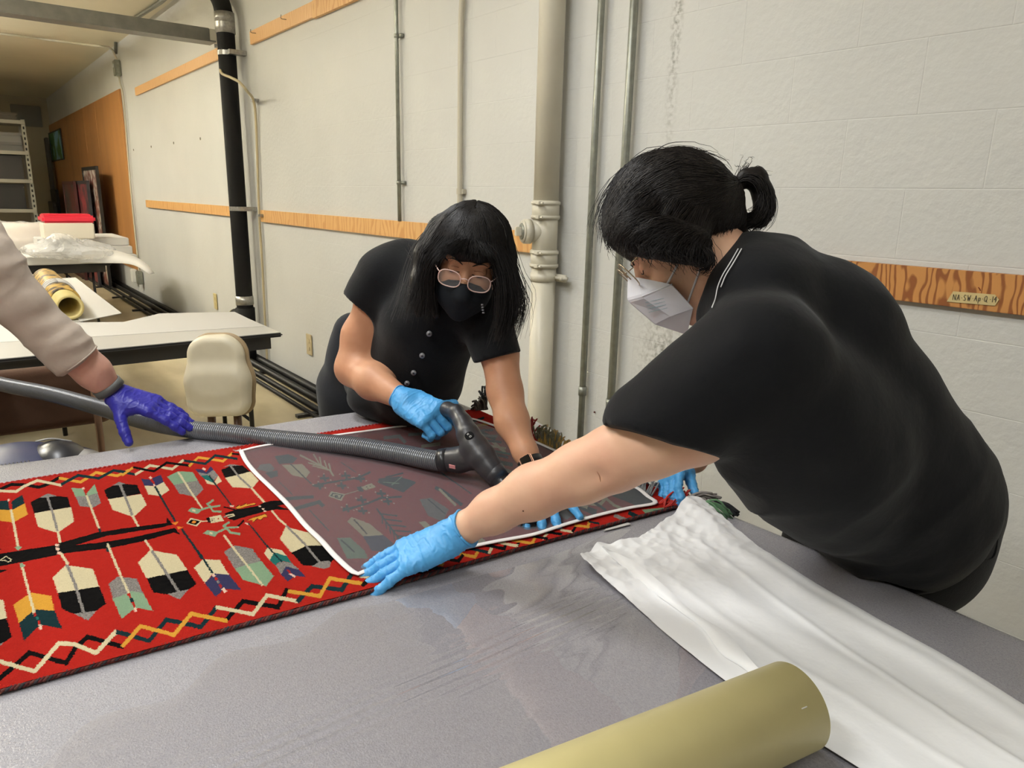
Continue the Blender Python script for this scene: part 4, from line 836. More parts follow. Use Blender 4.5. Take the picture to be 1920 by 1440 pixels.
L_(F7, 'T', 36, (560, 935), (880, 912)); L_(F7, 'T', 42, (640, 1058), (950, 970), (990, 1010)); L_(F7, 'T', 11, (490, 730), (650, 890)); L_(F7, 'T', 12, (840, 1060), (1060, 1290)); L_(F7, 'T', 9, (1200, 520), (1360, 630))
G_(FZ5, 'C', (40, 952), (70, 920), (200, 970), (292, 1045), (150, 1052)); G_(FZ5, 'N', (150, 1052), (292, 1045), (372, 1112), (300, 1155), (210, 1152)); L_(FZ5, 'K', 9, (90, 940), (175, 1035))
G_(FZ5, 'S', (-30, 1065), (60, 1060), (160, 1150), (185, 1205), (40, 1205)); L_(FZ5, 'T', 10, (0, 1080), (90, 1160))
L_(FZ5, 'T', 11, (245, 865), (330, 980), (420, 1095)); 
for k in range(5): L_(FZ5, 'T', 9, (275+28*k, 900+38*k), (385+32*k, 915+36*k)); L_(FZ5, 'T', 9, (282+26*k, 905+38*k), (285+28*k, 965+36*k))
G_(FZ5, 'G', (540, 800), (620, 790), (745, 870), (700, 955), (600, 912)); L_(FZ5, 'T', 8, (600, 800), (720, 900)); G_(FZ5, 'C', (535, 955), (580, 950), (640, 1000), (600, 1020)); G_(FZ5, 'T', (255, 655), (400, 640), (520, 682), (430, 752), (265, 690)); L_(FZ5, 'S', 5, (290, 680), (400, 690)); L_(FZ5, 'S', 5, (350, 700), (420, 640))
L_(FZ5, 'T', 24, (655, 720), (700, 740), (830, 835)); L_(FZ5, 'C', 16, (680, 730), (790, 840)); L_(FZ5, 'K', 8, (660, 590), (900, 760)); L_(FZ5, 'G', 24, (300, 370), (400, 360), (440, 400)); L_(FZ5, 'C', 22, (560, 430), (680, 415)); L_(FZ5, 'G', 20, (470, 350), (580, 345)); L_(FZ5, 'T', 26, (440, 250), (520, 300), (600, 300))
L_(FZ5, 'T', 26, (960, 330), (1060, 380)); L_(FZ5, 'C', 20, (1050, 400), (1130, 470)); L_(FZ5, 'N', 20, (1000, 470), (1150, 510)); L_(FZ5, 'T', 26, (1060, 540), (1180, 560)); L_(FZ5, 'C', 14, (900, 400), (1010, 430)); L_(FZ5, 'G', 20, (1120, 590), (1220, 620))
G_(F8, 'T', (380, 290), (560, 195), (740, 210), (880, 325), (890, 390), (700, 420), (620, 380)); L_(F8, 'C', 36, (60, 375), (270, 395), (330, 330)); L_(F8, 'T', 34, (60, 435), (215, 500)); L_(F8, 'T', 30, (190, 360), (330, 455)); L_(F8, 'C', 30, (330, 320), (430, 400), (520, 440)); L_(F8, 'T', 28, (0, 560), (100, 540)); L_(F8, 'C', 26, (-60, 470), (20, 520), (110, 530)); L_(F8, 'E', 22, (250, 300), (330, 300))
G_(FZ5, 'C', (880, 1100), (960, 1060), (1000, 1090), (940, 1130)); G_(FZ5, 'N', (700, 1120), (800, 1090), (860, 1110), (760, 1160)); G_(FZ5, 'G', (1380, 820), (1500, 800), (1640, 880), (1560, 940)); L_(FZ5, 'T', 30, (1600, 830), (1760, 880)); L_(FZ5, 'C', 24, (1560, 800), (1700, 850))
# rail of stripes at the rug's end
for k, cc in enumerate('TMNGTCE'): L_(FZ5, cc, 16, (905+8*k, 262+30*k), (985+30*k, 235+42*k))

C = {k_: tuple(v_*.80 for v_ in c_) for k_, c_ in C.items()}
NU, NV = 1050, 600; ULO = -.30
def build_rug():
    u = np.linspace(ULO, 1.0, NU+1); t = np.linspace(0, 1, NV+1); U, T_ = np.meshgrid(u, t, indexing='ij'); P = rug_xy(U, T_)
    cen = (P[:-1, :-1]+P[1:, 1:]+P[1:, :-1]+P[:-1, 1:])/4; X, Y = cen[..., 0].ravel(), cen[..., 1].ravel()
    rs = np.random.RandomState(5); jx = X+rs.normal(0, .0004, X.size); jy = Y+rs.normal(0, .0004, X.size)
    col = np.empty((X.size, 4), np.float32); col[:] = lin(C['R'])
    # stripes woven outside the frame keep the same border rhythm (left of the photograph)
    code = np.zeros(X.size, dtype='U1'); code[:] = 'R'
    for c, poly in RUG:
        p = np.array([onz(x, y, RZ)[:2] for x, y in poly]); lo, hi = p.min(0), p.max(0)
        s = np.nonzero((jx >= lo[0]) & (jx <= hi[0]) & (jy >= lo[1]) & (jy <= hi[1]))[0]
        if not len(s): continue
        x, y = jx[s], jy[s]; ins = np.zeros(len(s), bool); j = len(p)-1
        for i in range(len(p)):
            cnd = ((p[i, 1] > y) != (p[j, 1] > y)) & (x < (p[j, 0]-p[i, 0])*(y-p[i, 1])/(p[j, 1]-p[i, 1]+1e-12)+p[i, 0]); ins ^= cnd; j = i
        code[s[ins]] = c
    cg = code.reshape(NU, NV); iu = int((-.004-ULO)/(1-ULO)*NU); nb_ = min(iu, NU-iu)      # the part beyond the photo's left edge repeats the weave mirrored
    cg[iu-nb_:iu] = cg[iu:iu+nb_][::-1]; code = cg.ravel()
    for c in C: col[code == c] = lin(C[c])
    # heathered greys, abrash
    rr = rs.rand(X.size); gm = code == 'G'; col[gm, :3] *= (.66+.68*rr[gm])[:, None]
    col[:, :3] *= (.93+.14*rs.rand(X.size))[:, None]
    ab = vnoise(np.stack([X*0+0, Y, X*0], 1), 25, 9); col[:, :3] *= (1+.12*ab)[:, None]
    U_, T2 = U.ravel(), T_.ravel(); z = RZ+.0008*vnoise(np.stack([P[..., 0].ravel(), P[..., 1].ravel(), U_*0], 1), 120, 2)+.002*vnoise(np.stack([P[..., 0].ravel(), P[..., 1].ravel(), U_*0], 1), 9, 11)
    wob = .003*vnoise(np.stack([U_*30, U_*0, U_*0+3], 1), 1, 12)
    P2 = P.reshape(-1, 2).copy(); side = np.minimum(T2, 1-T2); P2[:, 0] += np.where(side < .004, wob, 0)
    V = np.concatenate([P2, z[:, None]], 1); i, j = np.meshgrid(np.arange(NU), np.arange(NV), indexing='ij'); k = i*(NV+1)+j
    Q = np.stack([k, k+1, k+NV+2, k+NV+1], -1).reshape(-1, 4)
    return V, Q, col
V, Q, colr = build_rug()
m_rug = mat('woven_wool', (200, 50, 40), rough=.95, spec=.05, sheen=0, bump=.5, bscale=500, bdetail=2, bdist=.001)
nt, N, b = nodes_of(m_rug); at_ = N.new('ShaderNodeAttribute'); at_.attribute_name = 'weave'; nt.links.new(at_.outputs['Color'], b.inputs['Base Color'])
rug_root = empty('woven_rug', (-1.4, .6, .905), 'red handwoven wool rug with feathers, arrows and zigzag borders', 'rug')
rug = mesh_np('weave', V, Q, m_rug, rug_root, False)
a = rug.data.attributes.new('weave', 'FLOAT_COLOR', 'FACE'); a.data.foreach_set('color', colr.ravel())
# underside and sides
c4 = [rug_xy(np.array(u), np.array(t)) for u, t in ((ULO, .0), (1., .0), (1., 1.), (ULO, 1.))]
m_rugred = mat('wool_red', C['R'], rough=.9, sheen=.2)
poly_slab(c4, RZ-.007, RZ-.0025).build('underside', m_rugred, rug_root)
# twisted selvedge cords
def cord(p0, p1, r, cols, pitch, name):
    L = np.linalg.norm(p1-p0); n = int(L/.0045)
    for s, c in enumerate(cols):
        tt = np.linspace(0, 1, n); ph = 2*np.pi*(tt*L/pitch+s/len(cols)); d = (p1-p0)/L; nn_ = np.cross(d, [0, 0, 1]); 
        wv = .0025*np.sin(tt*L*9)
        p = p0+(p1-p0)*tt[:, None]+r*.62*(nn_*np.cos(ph)[:, None]+np.array([0, 0, 1.])*np.sin(ph)[:, None])+nn_*wv[:, None]
        v, f = tube_vf(p, r*.62, 6); MB().add(v, f).build(name, mat('cord_%d_%d_%d' % c, c, rough=.95), rug_root, True)
ex = lambda q, z=RZ-.002: np.array([q[0], q[1], z])
cord(ex(rug_xy(np.array(ULO), np.array(-.001)), RZ-.0035), ex(rug_xy(np.array(1.0), np.array(-.001)), RZ-.0035), .0036, [(84, 30, 30), (50, 46, 50), (96, 52, 46)], .016, 'selvedge_cord')
cord(ex(rug_xy(np.array(ULO), np.array(1.002))), ex(rug_xy(np.array(1.0), np.array(1.002))), .004, [(170, 34, 30), (150, 40, 34)], .02, 'selvedge_cord')
# fringe and tassels at the end (yarns are one part each bundle)
def yarns(name, base, tips, n, r, col, seed, sag=.0, parent=rug_root, wob=.006):
    rs = np.random.RandomState(seed); mb = MB()
    for k in range(n):
        t = (k+rs.rand()*.8)/n; a = np.array(base[0])*(1-t)+np.array(base[1])*t; b_ = np.array(tips[0])*(1-t)+np.array(tips[1])*t+rs.randn(3)*wob
        m_ = (a+b_)/2+rs.randn(3)*wob*.6; m_[2] += sag
        mb.tube(smooth_path([a, m_, b_], 7), r*rs.uniform(.8, 1.15), 5)
    return mb.build(name, mat('yarn_%d_%d_%d' % col, col, rough=.95, sheen=.2), parent, True)
def Z_(px, py, z): return onz(px, py, z)
yarns('fringe_red', [Z_(1245, 952, .914), Z_(1285, 942, .914)], [Z_(1275, 922, .925), Z_(1304, 937, .92)], 26, .0022, (176, 40, 30), 1)
yarns('fringe_red', [Z_(1235, 945, .914), Z_(1288, 940, .914)], [Z_(1262, 920, .93), Z_(1298, 930, .925)], 22, .0022, (196, 44, 32), 2)
yarns('fringe_grey', [Z_(1178, 905, .914), Z_(1222, 930, .914)], [Z_(1180, 893, .93), Z_(1240, 908, .93)], 26, .0022, (120, 122, 122), 3, .01)
yarns('fringe_green', [Z_(1172, 902, .914), Z_(1200, 915, .914)], [Z_(1195, 888, .94), Z_(1228, 895, .93)], 18, .0022, (98, 124, 98), 4, .01)
yarns('corner_tassel_grey', [Z_(1278, 944, .912), Z_(1292, 938, .918)], [Z_(1330, 932, .93), Z_(1352, 940, .93)], 16, .0026, (138, 132, 128), 5, .012, wob=.006)
yarns('corner_tassel_grey', [Z_(1300, 936, .93), Z_(1318, 945, .92)], [Z_(1325, 952, .918), Z_(1345, 945, .925)], 10, .0028, (128, 122, 118), 15, .006, wob=.003)
yarns('corner_tassel_green', [Z_(1310, 945, .922), Z_(1322, 940, .93)], [Z_(1332, 972, .908), Z_(1382, 966, .912)], 20, .0024, (96, 136, 98), 6, .008, wob=.0055)
yarns('corner_tassel_black', [Z_(1336, 938, .93), Z_(1344, 943, .925)], [Z_(1380, 963, .915), Z_(1386, 965, .912)], 16, .0028, (22, 22, 24), 7, .006, wob=.003)
yarns('fringe_mustard', [Z_(1008, 828, .914), Z_(1085, 868, .914)], [Z_(1018, 800, .94), Z_(1102, 850, .93)], 44, .0026, (150, 120, 50), 8, .01)
yarns('fringe_olive', [Z_(1005, 822, .914), Z_(1050, 850, .914)], [Z_(1005, 802, .95), Z_(1050, 818, .94)], 34, .0026, (96, 92, 66), 9, .014)
yarns('fringe_red', [Z_(985, 812, .914), Z_(1000, 820, .914)], [Z_(998, 786, .96), Z_(1006, 792, .95)], 10, .0024, (140, 34, 30), 10, .01)
yarns('corner_tassel_grey', [Z_(893, 770, .914), Z_(915, 768, .914)], [Z_(885, 765, .92), Z_(905, 740, .96)], 26, .003, (86, 76, 66), 11, .012)
yarns('corner_tassel_black', [Z_(905, 758, .93), Z_(912, 764, .92)], [Z_(902, 735, .97), Z_(914, 728, .97)], 16, .003, (26, 24, 24), 12, .01)
L3 = [Z_(1050, 817, .93), Z_(1001, 789, .935), Z_(1002, 815, .93)]
# ------------------------------------------------------------------ netting laid on the rug
NC = [np.append(onz(x, y, .917)[:2], .9178) for x, y in ((452, 846), (665, 1075), (1225, 944), (873, 783))]
edge_px = [(452, 846), (462, 866), (480, 888), (508, 915), (540, 947), (572, 985), (602, 1014), (630, 1045), (665, 1075), (685, 1072), (740, 1058), (800, 1046), (860, 1031), (930, 1016), (1000, 1003), (1060, 984), (1120, 967), (1180, 953), (1228, 944), (1214, 931), (1195, 916), (1168, 905), (1100, 870), (1040, 845), (985, 822), (873, 784), (768, 798), (700, 807), (640, 815), (560, 826), (490, 837)]
EP = np.array([onz(x, y, .917) for x, y in edge_px])
net_root = empty('screen_netting', EP.mean(0), 'grey see-through screen netting with white bound edge lying on the rug', 'netting')
m_net = bpy.data.materials.new('net_mesh'); m_net.use_nodes = True; nt = m_net.node_tree; N = nt.nodes; b = N['Principled BSDF']
b.inputs['Base Color'].default_value = lin((98, 100, 104)); b.inputs['Roughness'].default_value = .5; b.inputs['Alpha'].default_value = .56
bm = bmesh.new(); vs = [bm.verts.new(p) for p in EP]; fc = bm.faces.new(vs); bmesh.ops.triangulate(bm, faces=[fc]); me = bpy.data.meshes.new('net_sheet'); bm.to_mesh(me); bm.free(); me.materials.append(m_net)
o = bpy.data.objects.new('net_sheet', me); place(o, net_root)
m_bind = mat('binding_white', (226, 222, 220), rough=.7)
bp = np.vstack([EP, EP[:1]]); MB().tube(smooth_path(bp+np.array([0, 0, .0012]), 260), .0058, 8, flat=.32).build('edge_binding', m_bind, net_root, True)
mbt = MB(); rs = np.random.RandomState(2)
for k in range(9):
    a = EP[0]; mbt.tube([a, a+np.array([rs.uniform(-.012, .012), rs.uniform(-.02, .012), rs.uniform(0, .012)])], .0006, 4)
mbt.build('frayed_thread', m_bind, net_root)
# ================================================================== PAPER, FILM, TUBE, HOSE, WAND
def interp_edge(px, n, z):
    P_ = np.array([onz(x, y, z) for x, y in px]); return smooth_path(P_, n)
# white sheet
m_tyvek = mat('tissue_white', (234, 235, 236), rough=.5, spec=.3, bump=.3, bscale=16, bdetail=6, bdist=.008)
nu, nv = 260, 150
Ll = interp_edge([(1087, 1052), (1130, 1090), (1180, 1130), (1261, 1200), (1367, 1283), (1500, 1372), (1606, 1440), (1720, 1510), (1900, 1620)], nu, .91)
Rr = interp_edge([(1322, 952), (1385, 1003), (1450, 1048), (1527, 1099), (1650, 1170), (1771, 1237), (1920, 1331), (2050, 1415), (2250, 1530)], nu, .91)
u = np.linspace(0, 1, nu)[:, None]; v = np.linspace(0, 1, nv)[None]
P = Ll[:, None]*(1-v[..., None])+Rr[:, None]*v[..., None]
# crumpled far end: outline between the corners
far_px = [(1087, 1052), (1118, 1020), (1150, 1016), (1192, 1010), (1228, 992), (1262, 970), (1293, 948), (1322, 952)]
FE = interp_edge(far_px, nv, .915); fade = np.clip(1-u/.16, 0, 1)**2
P = P+fade[..., None]*(FE-P[:1][0])[None]
def ridge(x, c, w): return np.exp(-((x-c)/w)**2)
U, Vv = np.broadcast_arrays(u, v)
z = .9095+np.zeros_like(U)
z += .004*ridge(Vv, .47+.13*U, .07)+.008*ridge(Vv, .86+.03*U, .06)+.0025*ridge(Vv, .66+.05*np.sin(U*6), .025)+.002*ridge(Vv, .3+.08*U, .03)
z += .006*ridge(Vv, .97, .05)*np.clip(U*3, 0, 1)
crum = np.clip(1-U/.22, 0, 1)**1.2
pn = np.stack([P[..., 0].ravel(), P[..., 1].ravel(), np.zeros(nu*nv)], 1)
def ridged(s, sd): return (.5-np.abs(vnoise(pn, s, sd))*2).reshape(nu, nv)
z += crum*(.010*ridged(9, 21)+.003*ridged(30, 22)+.002)
z += crum*.018*ridge(Vv, .92, .13)+crum*.008*ridge(Vv, .02, .05)
z += .0026*ridged(7, 23)+.0012*ridged(19, 24)
rsw = np.random.RandomState(77); wp = np.column_stack([rsw.uniform(pn[:, 0].min(), pn[:, 0].max(), 900), rsw.uniform(pn[:, 1].min(), pn[:, 1].max(), 900)])
near = (U.ravel() < .3); F1 = np.zeros(nu*nv); F2 = np.zeros(nu*nv); sel = pn[near, :2]
dd_ = np.sqrt(((sel[:, None]-wp[None])**2).sum(-1)); ds = np.sort(np.partition(dd_, 1, axis=1)[:, :2], axis=1); F1[near] = ds[:, 0]; F2[near] = ds[:, 1]
z += (np.clip(1-U/.3, 0, 1)**.8)*(.30*F1).reshape(nu, nv)
z = np.maximum(z+.002, .9095); P[..., 2] = z
i, j = np.meshgrid(np.arange(nu-1), np.arange(nv-1), indexing='ij'); k = i*nv+j; Q = np.stack([k, k+nv, k+nv+1, k+1], -1).reshape(-1, 4)
paper = mesh_np('tissue_sheet', P.reshape(-1, 3), Q, m_tyvek, None, True); tag(paper, 'long creased white tissue sheet lying across the right of the table', 'sheet')
# the folded-over flap along it
fp = [(1135, 1026), (1185, 1052), (1240, 1092), (1300, 1140), (1362, 1180), (1395, 1222), (1430, 1262), (1500, 1318)]
fl = [(1128, 1022), (1160, 1050), (1210, 1092), (1275, 1140), (1318, 1172), (1352, 1218), (1400, 1250), (1480, 1325)]
A_ = interp_edge(fp, 60, .925); B_ = interp_edge(fl, 60, .92); A_[:, 2] = .9225+.004*np.sin(np.linspace(0, 9, 60)); B_[:, 2] = .9175
Vf = np.stack([B_-np.array([0, 0, .004]), B_, (A_+B_)/2+np.array([0, 0, .002]), A_], 1).reshape(-1, 3); k = (np.arange(59)[:, None]*4+np.arange(3)[None]); Qf = np.stack([k, k+4, k+5, k+1], -1).reshape(-1, 4)
mesh_np('folded_flap', Vf, Qf, m_tyvek, paper, True)
# small strip of paper at the rug edge
sp = [onz(x, y, .9075) for x, y in ((1131, 996), (1136, 992), (1177, 980), (1183, 983), (1160, 989))]
o = poly_slab(sp, .9065, .908).build('paper_strip', m_white); tag(o, 'narrow white paper strip on the foam against the rug edge', 'strip')
# white corner of foam at the far edge of the table
sp = [onz(x, y, .915) for x, y in ((1001, 789), (1052, 817), (1030, 828), (1003, 815))]
o = poly_slab(sp, .9145, .917).build('foam_scrap', m_white); tag(o, 'white foam scrap corner at the far edge behind the arm', 'scrap')
# clear film over the foam
m_film = bpy.data.materials.new('clear_film'); m_film.use_nodes = True; nt = m_film.node_tree; N = nt.nodes; N.clear()
out = N.new('ShaderNodeOutputMaterial'); mxs = N.new('ShaderNodeMixShader'); tr = N.new('ShaderNodeBsdfTransparent'); gl = N.new('ShaderNodeBsdfGlossy'); fr = N.new('ShaderNodeFresnel')
gl.inputs['Roughness'].default_value = .03; fr.inputs['IOR'].default_value = 1.5; tr.inputs['Color'].default_value = (.985, .98, .985, 1)
gb = N.new('ShaderNodeNewGeometry'); mi_ = N.new('ShaderNodeMix'); mi_.inputs['A'].default_value = 1.5; mi_.inputs['B'].default_value = 1/1.5
nt.links.new(gb.outputs['Backfacing'], mi_.inputs['Factor']); nt.links.new(mi_.outputs['Result'], fr.inputs['IOR'])
mu = N.new('ShaderNodeMath'); mu.operation = 'MULTIPLY_ADD'; mu.inputs[1].default_value = 3.3; mu.inputs[2].default_value = -.115; mu.use_clamp = True; nt.links.new(fr.outputs[0], mu.inputs[0])
nt.links.new(mu.outputs[0], mxs.inputs[0]); nt.links.new(tr.outputs[0], mxs.inputs[1]); nt.links.new(gl.outputs[0], mxs.inputs[2]); nt.links.new(mxs.outputs[0], out.inputs['Surface'])
nf = 300; cs = [onz(x, y, .907) for x, y in ((1150, 985), (1420, 1200), (1300, 1700), (330, 1500), (560, 1200))]
c_a, c_b, c_c, c_d = onz(1165, 992, .907), onz(1400, 1215, .907), onz(1330, 1700, .907), onz(430, 1330, .907)
c_a2 = onz(900, 1068, .907)
uu = np.linspace(0, 1, nf)[:, None]; ww = np.linspace(0, 1, nf)[None]
Lf = interp_edge([(1165, 995), (1020, 1050), (880, 1088), (720, 1135), (640, 1150), (560, 1200), (420, 1232), (330, 1310), (180, 1350), (60, 1460)], nf, .907); Rf = interp_edge([(1183, 995), (1118, 1058), (1192, 1120), (1278, 1192), (1382, 1278), (1470, 1360), (1500, 1560), (1400, 1900)], nf, .907)
Pf = Lf[:, None]*(1-ww[..., None])+Rf[:, None]*ww[..., None]
pq = np.stack([Pf[..., 0].ravel(), Pf[..., 1].ravel(), np.zeros(nf*nf)], 1)
warp = pq+np.stack([vnoise(pq, 5, 31), vnoise(pq, 5, 32), pq[:, 2]], 1)*.16
d1_ = onz(500, 1420, .907)-onz(1100, 1150, .907); d1_ /= np.linalg.norm(d1_); n1_ = np.array([-d1_[1], d1_[0], 0]); q0_ = onz(850, 1262, .907); q0_[2] = 0
s_ = (pq-q0_)@n1_; t_ = (pq-q0_)@d1_; st_ = np.stack([s_+.03*vnoise(pq, 5, 38), t_*.16, s_*0], 1)
h_ = .0042*vnoise(warp, 6, 33)+.0014*vnoise(warp, 15, 34)+.0016*vnoise(st_, 16, 39)+.0007*vnoise(st_, 42, 40)
# tight pull-lines running across the film
h_ += .0007*np.exp(-(s_/.035)**2)*np.sin(s_*360+t_*5+5*vnoise(pq, 8, 37))
Pf = Pf.reshape(-1, 3); Pf[:, 2] = .9078+h_+.0025
k = np.arange(nf-1)[:, None]*nf+np.arange(nf-1)[None]; Qf = np.stack([k, k+nf, k+nf+1, k+1], -1).reshape(-1, 4)
film = mesh_np('clear_film', Pf, Qf, m_film, None, True); tag(film, 'rippled clear plastic film lying on the foam in the foreground', 'film')
# yellow cardboard tube in front
ro = .052; e0 = onz(1482, 1326, .909+ro); e1 = onz(1217, 1440, .909+ro); d = e1-e0; d /= np.linalg.norm(d); e0 = e0-d*.006
m_tube = mat('cardboard_yellow', (222, 210, 150), rough=.42, var=.05, vscale=14, bump=.08, bscale=90)
root = empty('cardboard_tube', e0, 'large pale yellow cardboard tube lying in the foreground', 'tube')
v, f = hollow(e0, e0+d*1.1, ro, ro-.006, 96); tb = MB().add(v, f); to = tb.build('tube_wall', m_tube, root, True)
to.data.polygons.foreach_set('use_smooth', [abs(p.normal.dot(Vector(d))) < .6 for p in to.data.polygons])
B_ = basis(d); cst = hit(bvh(to), 1508, 1327); MB().box((-.0005, -.004, -.0003), (.0006, .004, .0006), M=M4(cst[0], basis(cst[1], d))).build('white_speck', m_white, root)
# ------------------------------------------------------------------ hose
m_hose = mat('hose_rubber', (122, 124, 128), rough=.28, spec=.6, metal=.45)
hp = [(-380, 640, 2.35), (-220, 668, 2.4), (-60, 702, 2.4), (0, 720, 2.35), (90, 738, 2.25), (180, 762, 2.12), (270, 789, 2.0), (350, 804, 1.93), (430, 812, 1.90), (500, 821, 1.88), (580, 829, 1.84), (660, 836, 1.80), (740, 849, 1.75), (800, 861, 1.70), (832, 866, 1.675)]
HP = smooth_path([VAC+np.array([-.08, -.10, -.08]), VAC+np.array([-.26, -.17, -.04]), VAC+np.array([-.42, -.20, .06])]+[W(*p) for p in hp[2:]], 90)
dd = np.concatenate([[0], np.cumsum(np.linalg.norm(np.diff(HP, axis=0), axis=1))]); Ltot = dd[-1]; pitch = .0060; per = 4; nn_ = int(Ltot/pitch*per)
s = np.linspace(0, Ltot, nn_); HPf = np.stack([np.interp(s, dd, HP[:, i]) for i in range(3)], 1)
rr = .0210+.0030*np.array([1, .35, -1, .35])[np.arange(nn_) % per]
root = empty('vacuum_hose', HPf[0], 'dark grey ribbed vacuum hose running across the table', 'hose')
v, f = tube_vf(HPf, rr, 22); mesh_np('ribbed_hose', v, f, m_hose, root, True)
# ------------------------------------------------------------------ wand
m_wand = mat('wand_plastic', (52, 51, 54), rough=.38, spec=.5, bump=.08, bscale=300)
root = empty('vacuum_wand', W(890, 850, 1.65), 'dark plastic vacuum wand handle held in the blue gloves', 'wand')
m_w2 = mat('wand_tube', (40, 40, 43), rough=.3)
hand = chain([(797, 788, 1.82, 12), (820, 773, 1.775, 12.5), (839, 767, 1.735, 13.5), (856, 773, 1.70, 14.5), (868, 792, 1.675, 17), (878, 815, 1.65, 22), (890, 838, 1.635, 26), (905, 858, 1.62, 26), (918, 876, 1.61, 23), (930, 893, 1.60, 20)], k=.006)
low = chain([(840, 862, 1.675, 23), (862, 862, 1.66, 23), (885, 860, 1.64, 22)], k=.012)
sdf_obj('handle_body', hand+low, .0028, m_wand, root)
a = W(924, 882, 1.607); b_ = W(936, 899, 1.595); MB().tube([a, b_], [.0262, .025], 30).build('handle_collar', m_wand, root, True)
MB().tube(smooth_path([W(934, 896, 1.60), W(950, 918, 1.575), W(975, 952, 1.53), W(990, 975, 1.495)], 12), .0185, 24).build('wand_tube', m_w2, root, True)
MB().tube([W(826, 864, 1.68), W(843, 862, 1.672)], .0285, 30).build('hose_cuff', m_w2, root, True)
hb = bvh(bpy.data.objects['handle_body'])
p, nr = hit(hb, 880, 817); Bn = basis(nr, up=(0, 0, 1))
disc = MB().tube([np.array(p)-np.array(nr)*.002, np.array(p)+np.array(nr)*.0015], .0105, 24).build('release_button', mat('button_black', (10, 10, 11), rough=.7, spec=.1), root)
# x o marks
sx = MB(); pc = np.array(p)+np.array(nr)*.0018
dr = RC@np.array([.62, .78, 0]); dr -= dr.dot(np.array(nr))*np.array(nr); dr /= np.linalg.norm(dr); dq = np.cross(np.array(nr), dr)
for q in ((1, 1), (1, -1)): c_ = pc-dr*.0045; sx.tube([c_-(dr*q[0]+dq*q[1])*.0022, c_+(dr*q[0]+dq*q[1])*.0022], .0006, 5)
c_ = pc+dr*.0045; sx.tube([c_+.0022*(dr*math.cos(t)+dq*math.sin(t)) for t in np.linspace(0, 6.28, 14)], .0006, 5)
sx.build('mark', m_white, disc)
p, nr = hit(hb, 848, 875); MB().box((-.008, -.0045, -.001), (.008, .0045, .001), M=M4(p, basis(nr))).build('warning_label', mat('label_pink', (222, 150, 150), rough=.4), root)
# brush head
bc = W(985, 988, 1.465); bc[2] = .926
m_brs = mat('brush_black', (18, 17, 17), rough=.6)
sdf_obj('brush_head', [ell(bc, (.036, .03, .012), k=.01), cone(bc+np.array([-.01, .0, .004]), W(985, 968, 1.505), .02, .019, k=.01)], .003, m_brs, root)
rs = np.random.RandomState(4); mb = MB()
for k in range(90):
    t = rs.rand()*6.28; q = bc+np.array([.033*math.cos(t), .027*math.sin(t), -.004]); mb.tube([q, q+np.array([.006*math.cos(t), .006*math.sin(t), -.0075])], .0009, 3)
mb.build('bristles', m_brs, root, kind='stuff')
# ================================================================== PEOPLE
def skin(name, c, c2, lips=False):
    return mat(name, c, rough=.48, spec=.35, col2=c2, vscale=14, sss=.12, bump=.12, bscale=420, bdetail=3, bdist=.0006)
sk1 = skin('skin_tan', (198, 148, 116), (186, 134, 102)); sk2 = skin('skin_light', (220, 178, 150), (212, 164, 138)); sk3 = skin('skin_fair', (208, 164, 146), (196, 148, 130))
m_hair = mat('hair_black', (22, 18, 17), rough=.48, spec=.3, var=.3, vscale=40); m_hair2 = mat('hair_brown_black', (27, 22, 20), rough=.52, spec=.28, var=.3, vscale=40)
def cloth(name, c, bs=160, bump=.35, stretch=None, var=.25):
    return mat(name, c, rough=.88, spec=.2, sheen=.08, var=var, vscale=5, bump=bump, bscale=bs, bdetail=3, bdist=.0015, stretch=stretch)
m_shirt1 = cloth('shirt_black', (18, 19, 22)); m_shirt2 = cloth('shirt_black_ribbed', (16, 17, 20), bs=90); m_trs = cloth('trousers_charcoal', (34, 36, 42)); m_jean = cloth('jeans_black', (24, 25, 28), bs=260); m_khaki = cloth('shirt_stone', (170, 156, 142), bs=140, var=.1)
m_shoe = mat('shoe_black', (22, 22, 22), rough=.5); m_sole = mat('sole_white', (190, 188, 180), rough=.6)
def glove_mat(name, c):
    m = mat(name, c, rough=.42, spec=.4, var=.10, vscale=30, bump=.35, bscale=24, bdetail=3, bdist=.005, stretch=(1, 1, 1)); return m
m_gl = glove_mat('nitrile_blue', (84, 166, 226)); m_gl3 = glove_mat('nitrile_violet', (46, 44, 150))
m_band = mat('watch_black', (24, 24, 26), rough=.4); m_bandg = mat('band_grey', (84, 86, 84), rough=.5); m_rose = mat('watch_rose', (214, 160, 130), rough=.25, metal=.7)
m_lash = mat('lash_black', (26, 18, 16), rough=.6)
def cam2w(v): return RC@np.array(v, float)
def ortho(f, u):
    f = np.array(f, float); f /= np.linalg.norm(f); u = np.array(u, float); u = u-u.dot(f)*f; u /= np.linalg.norm(u); return np.stack([np.cross(u, f), u, f], 1)
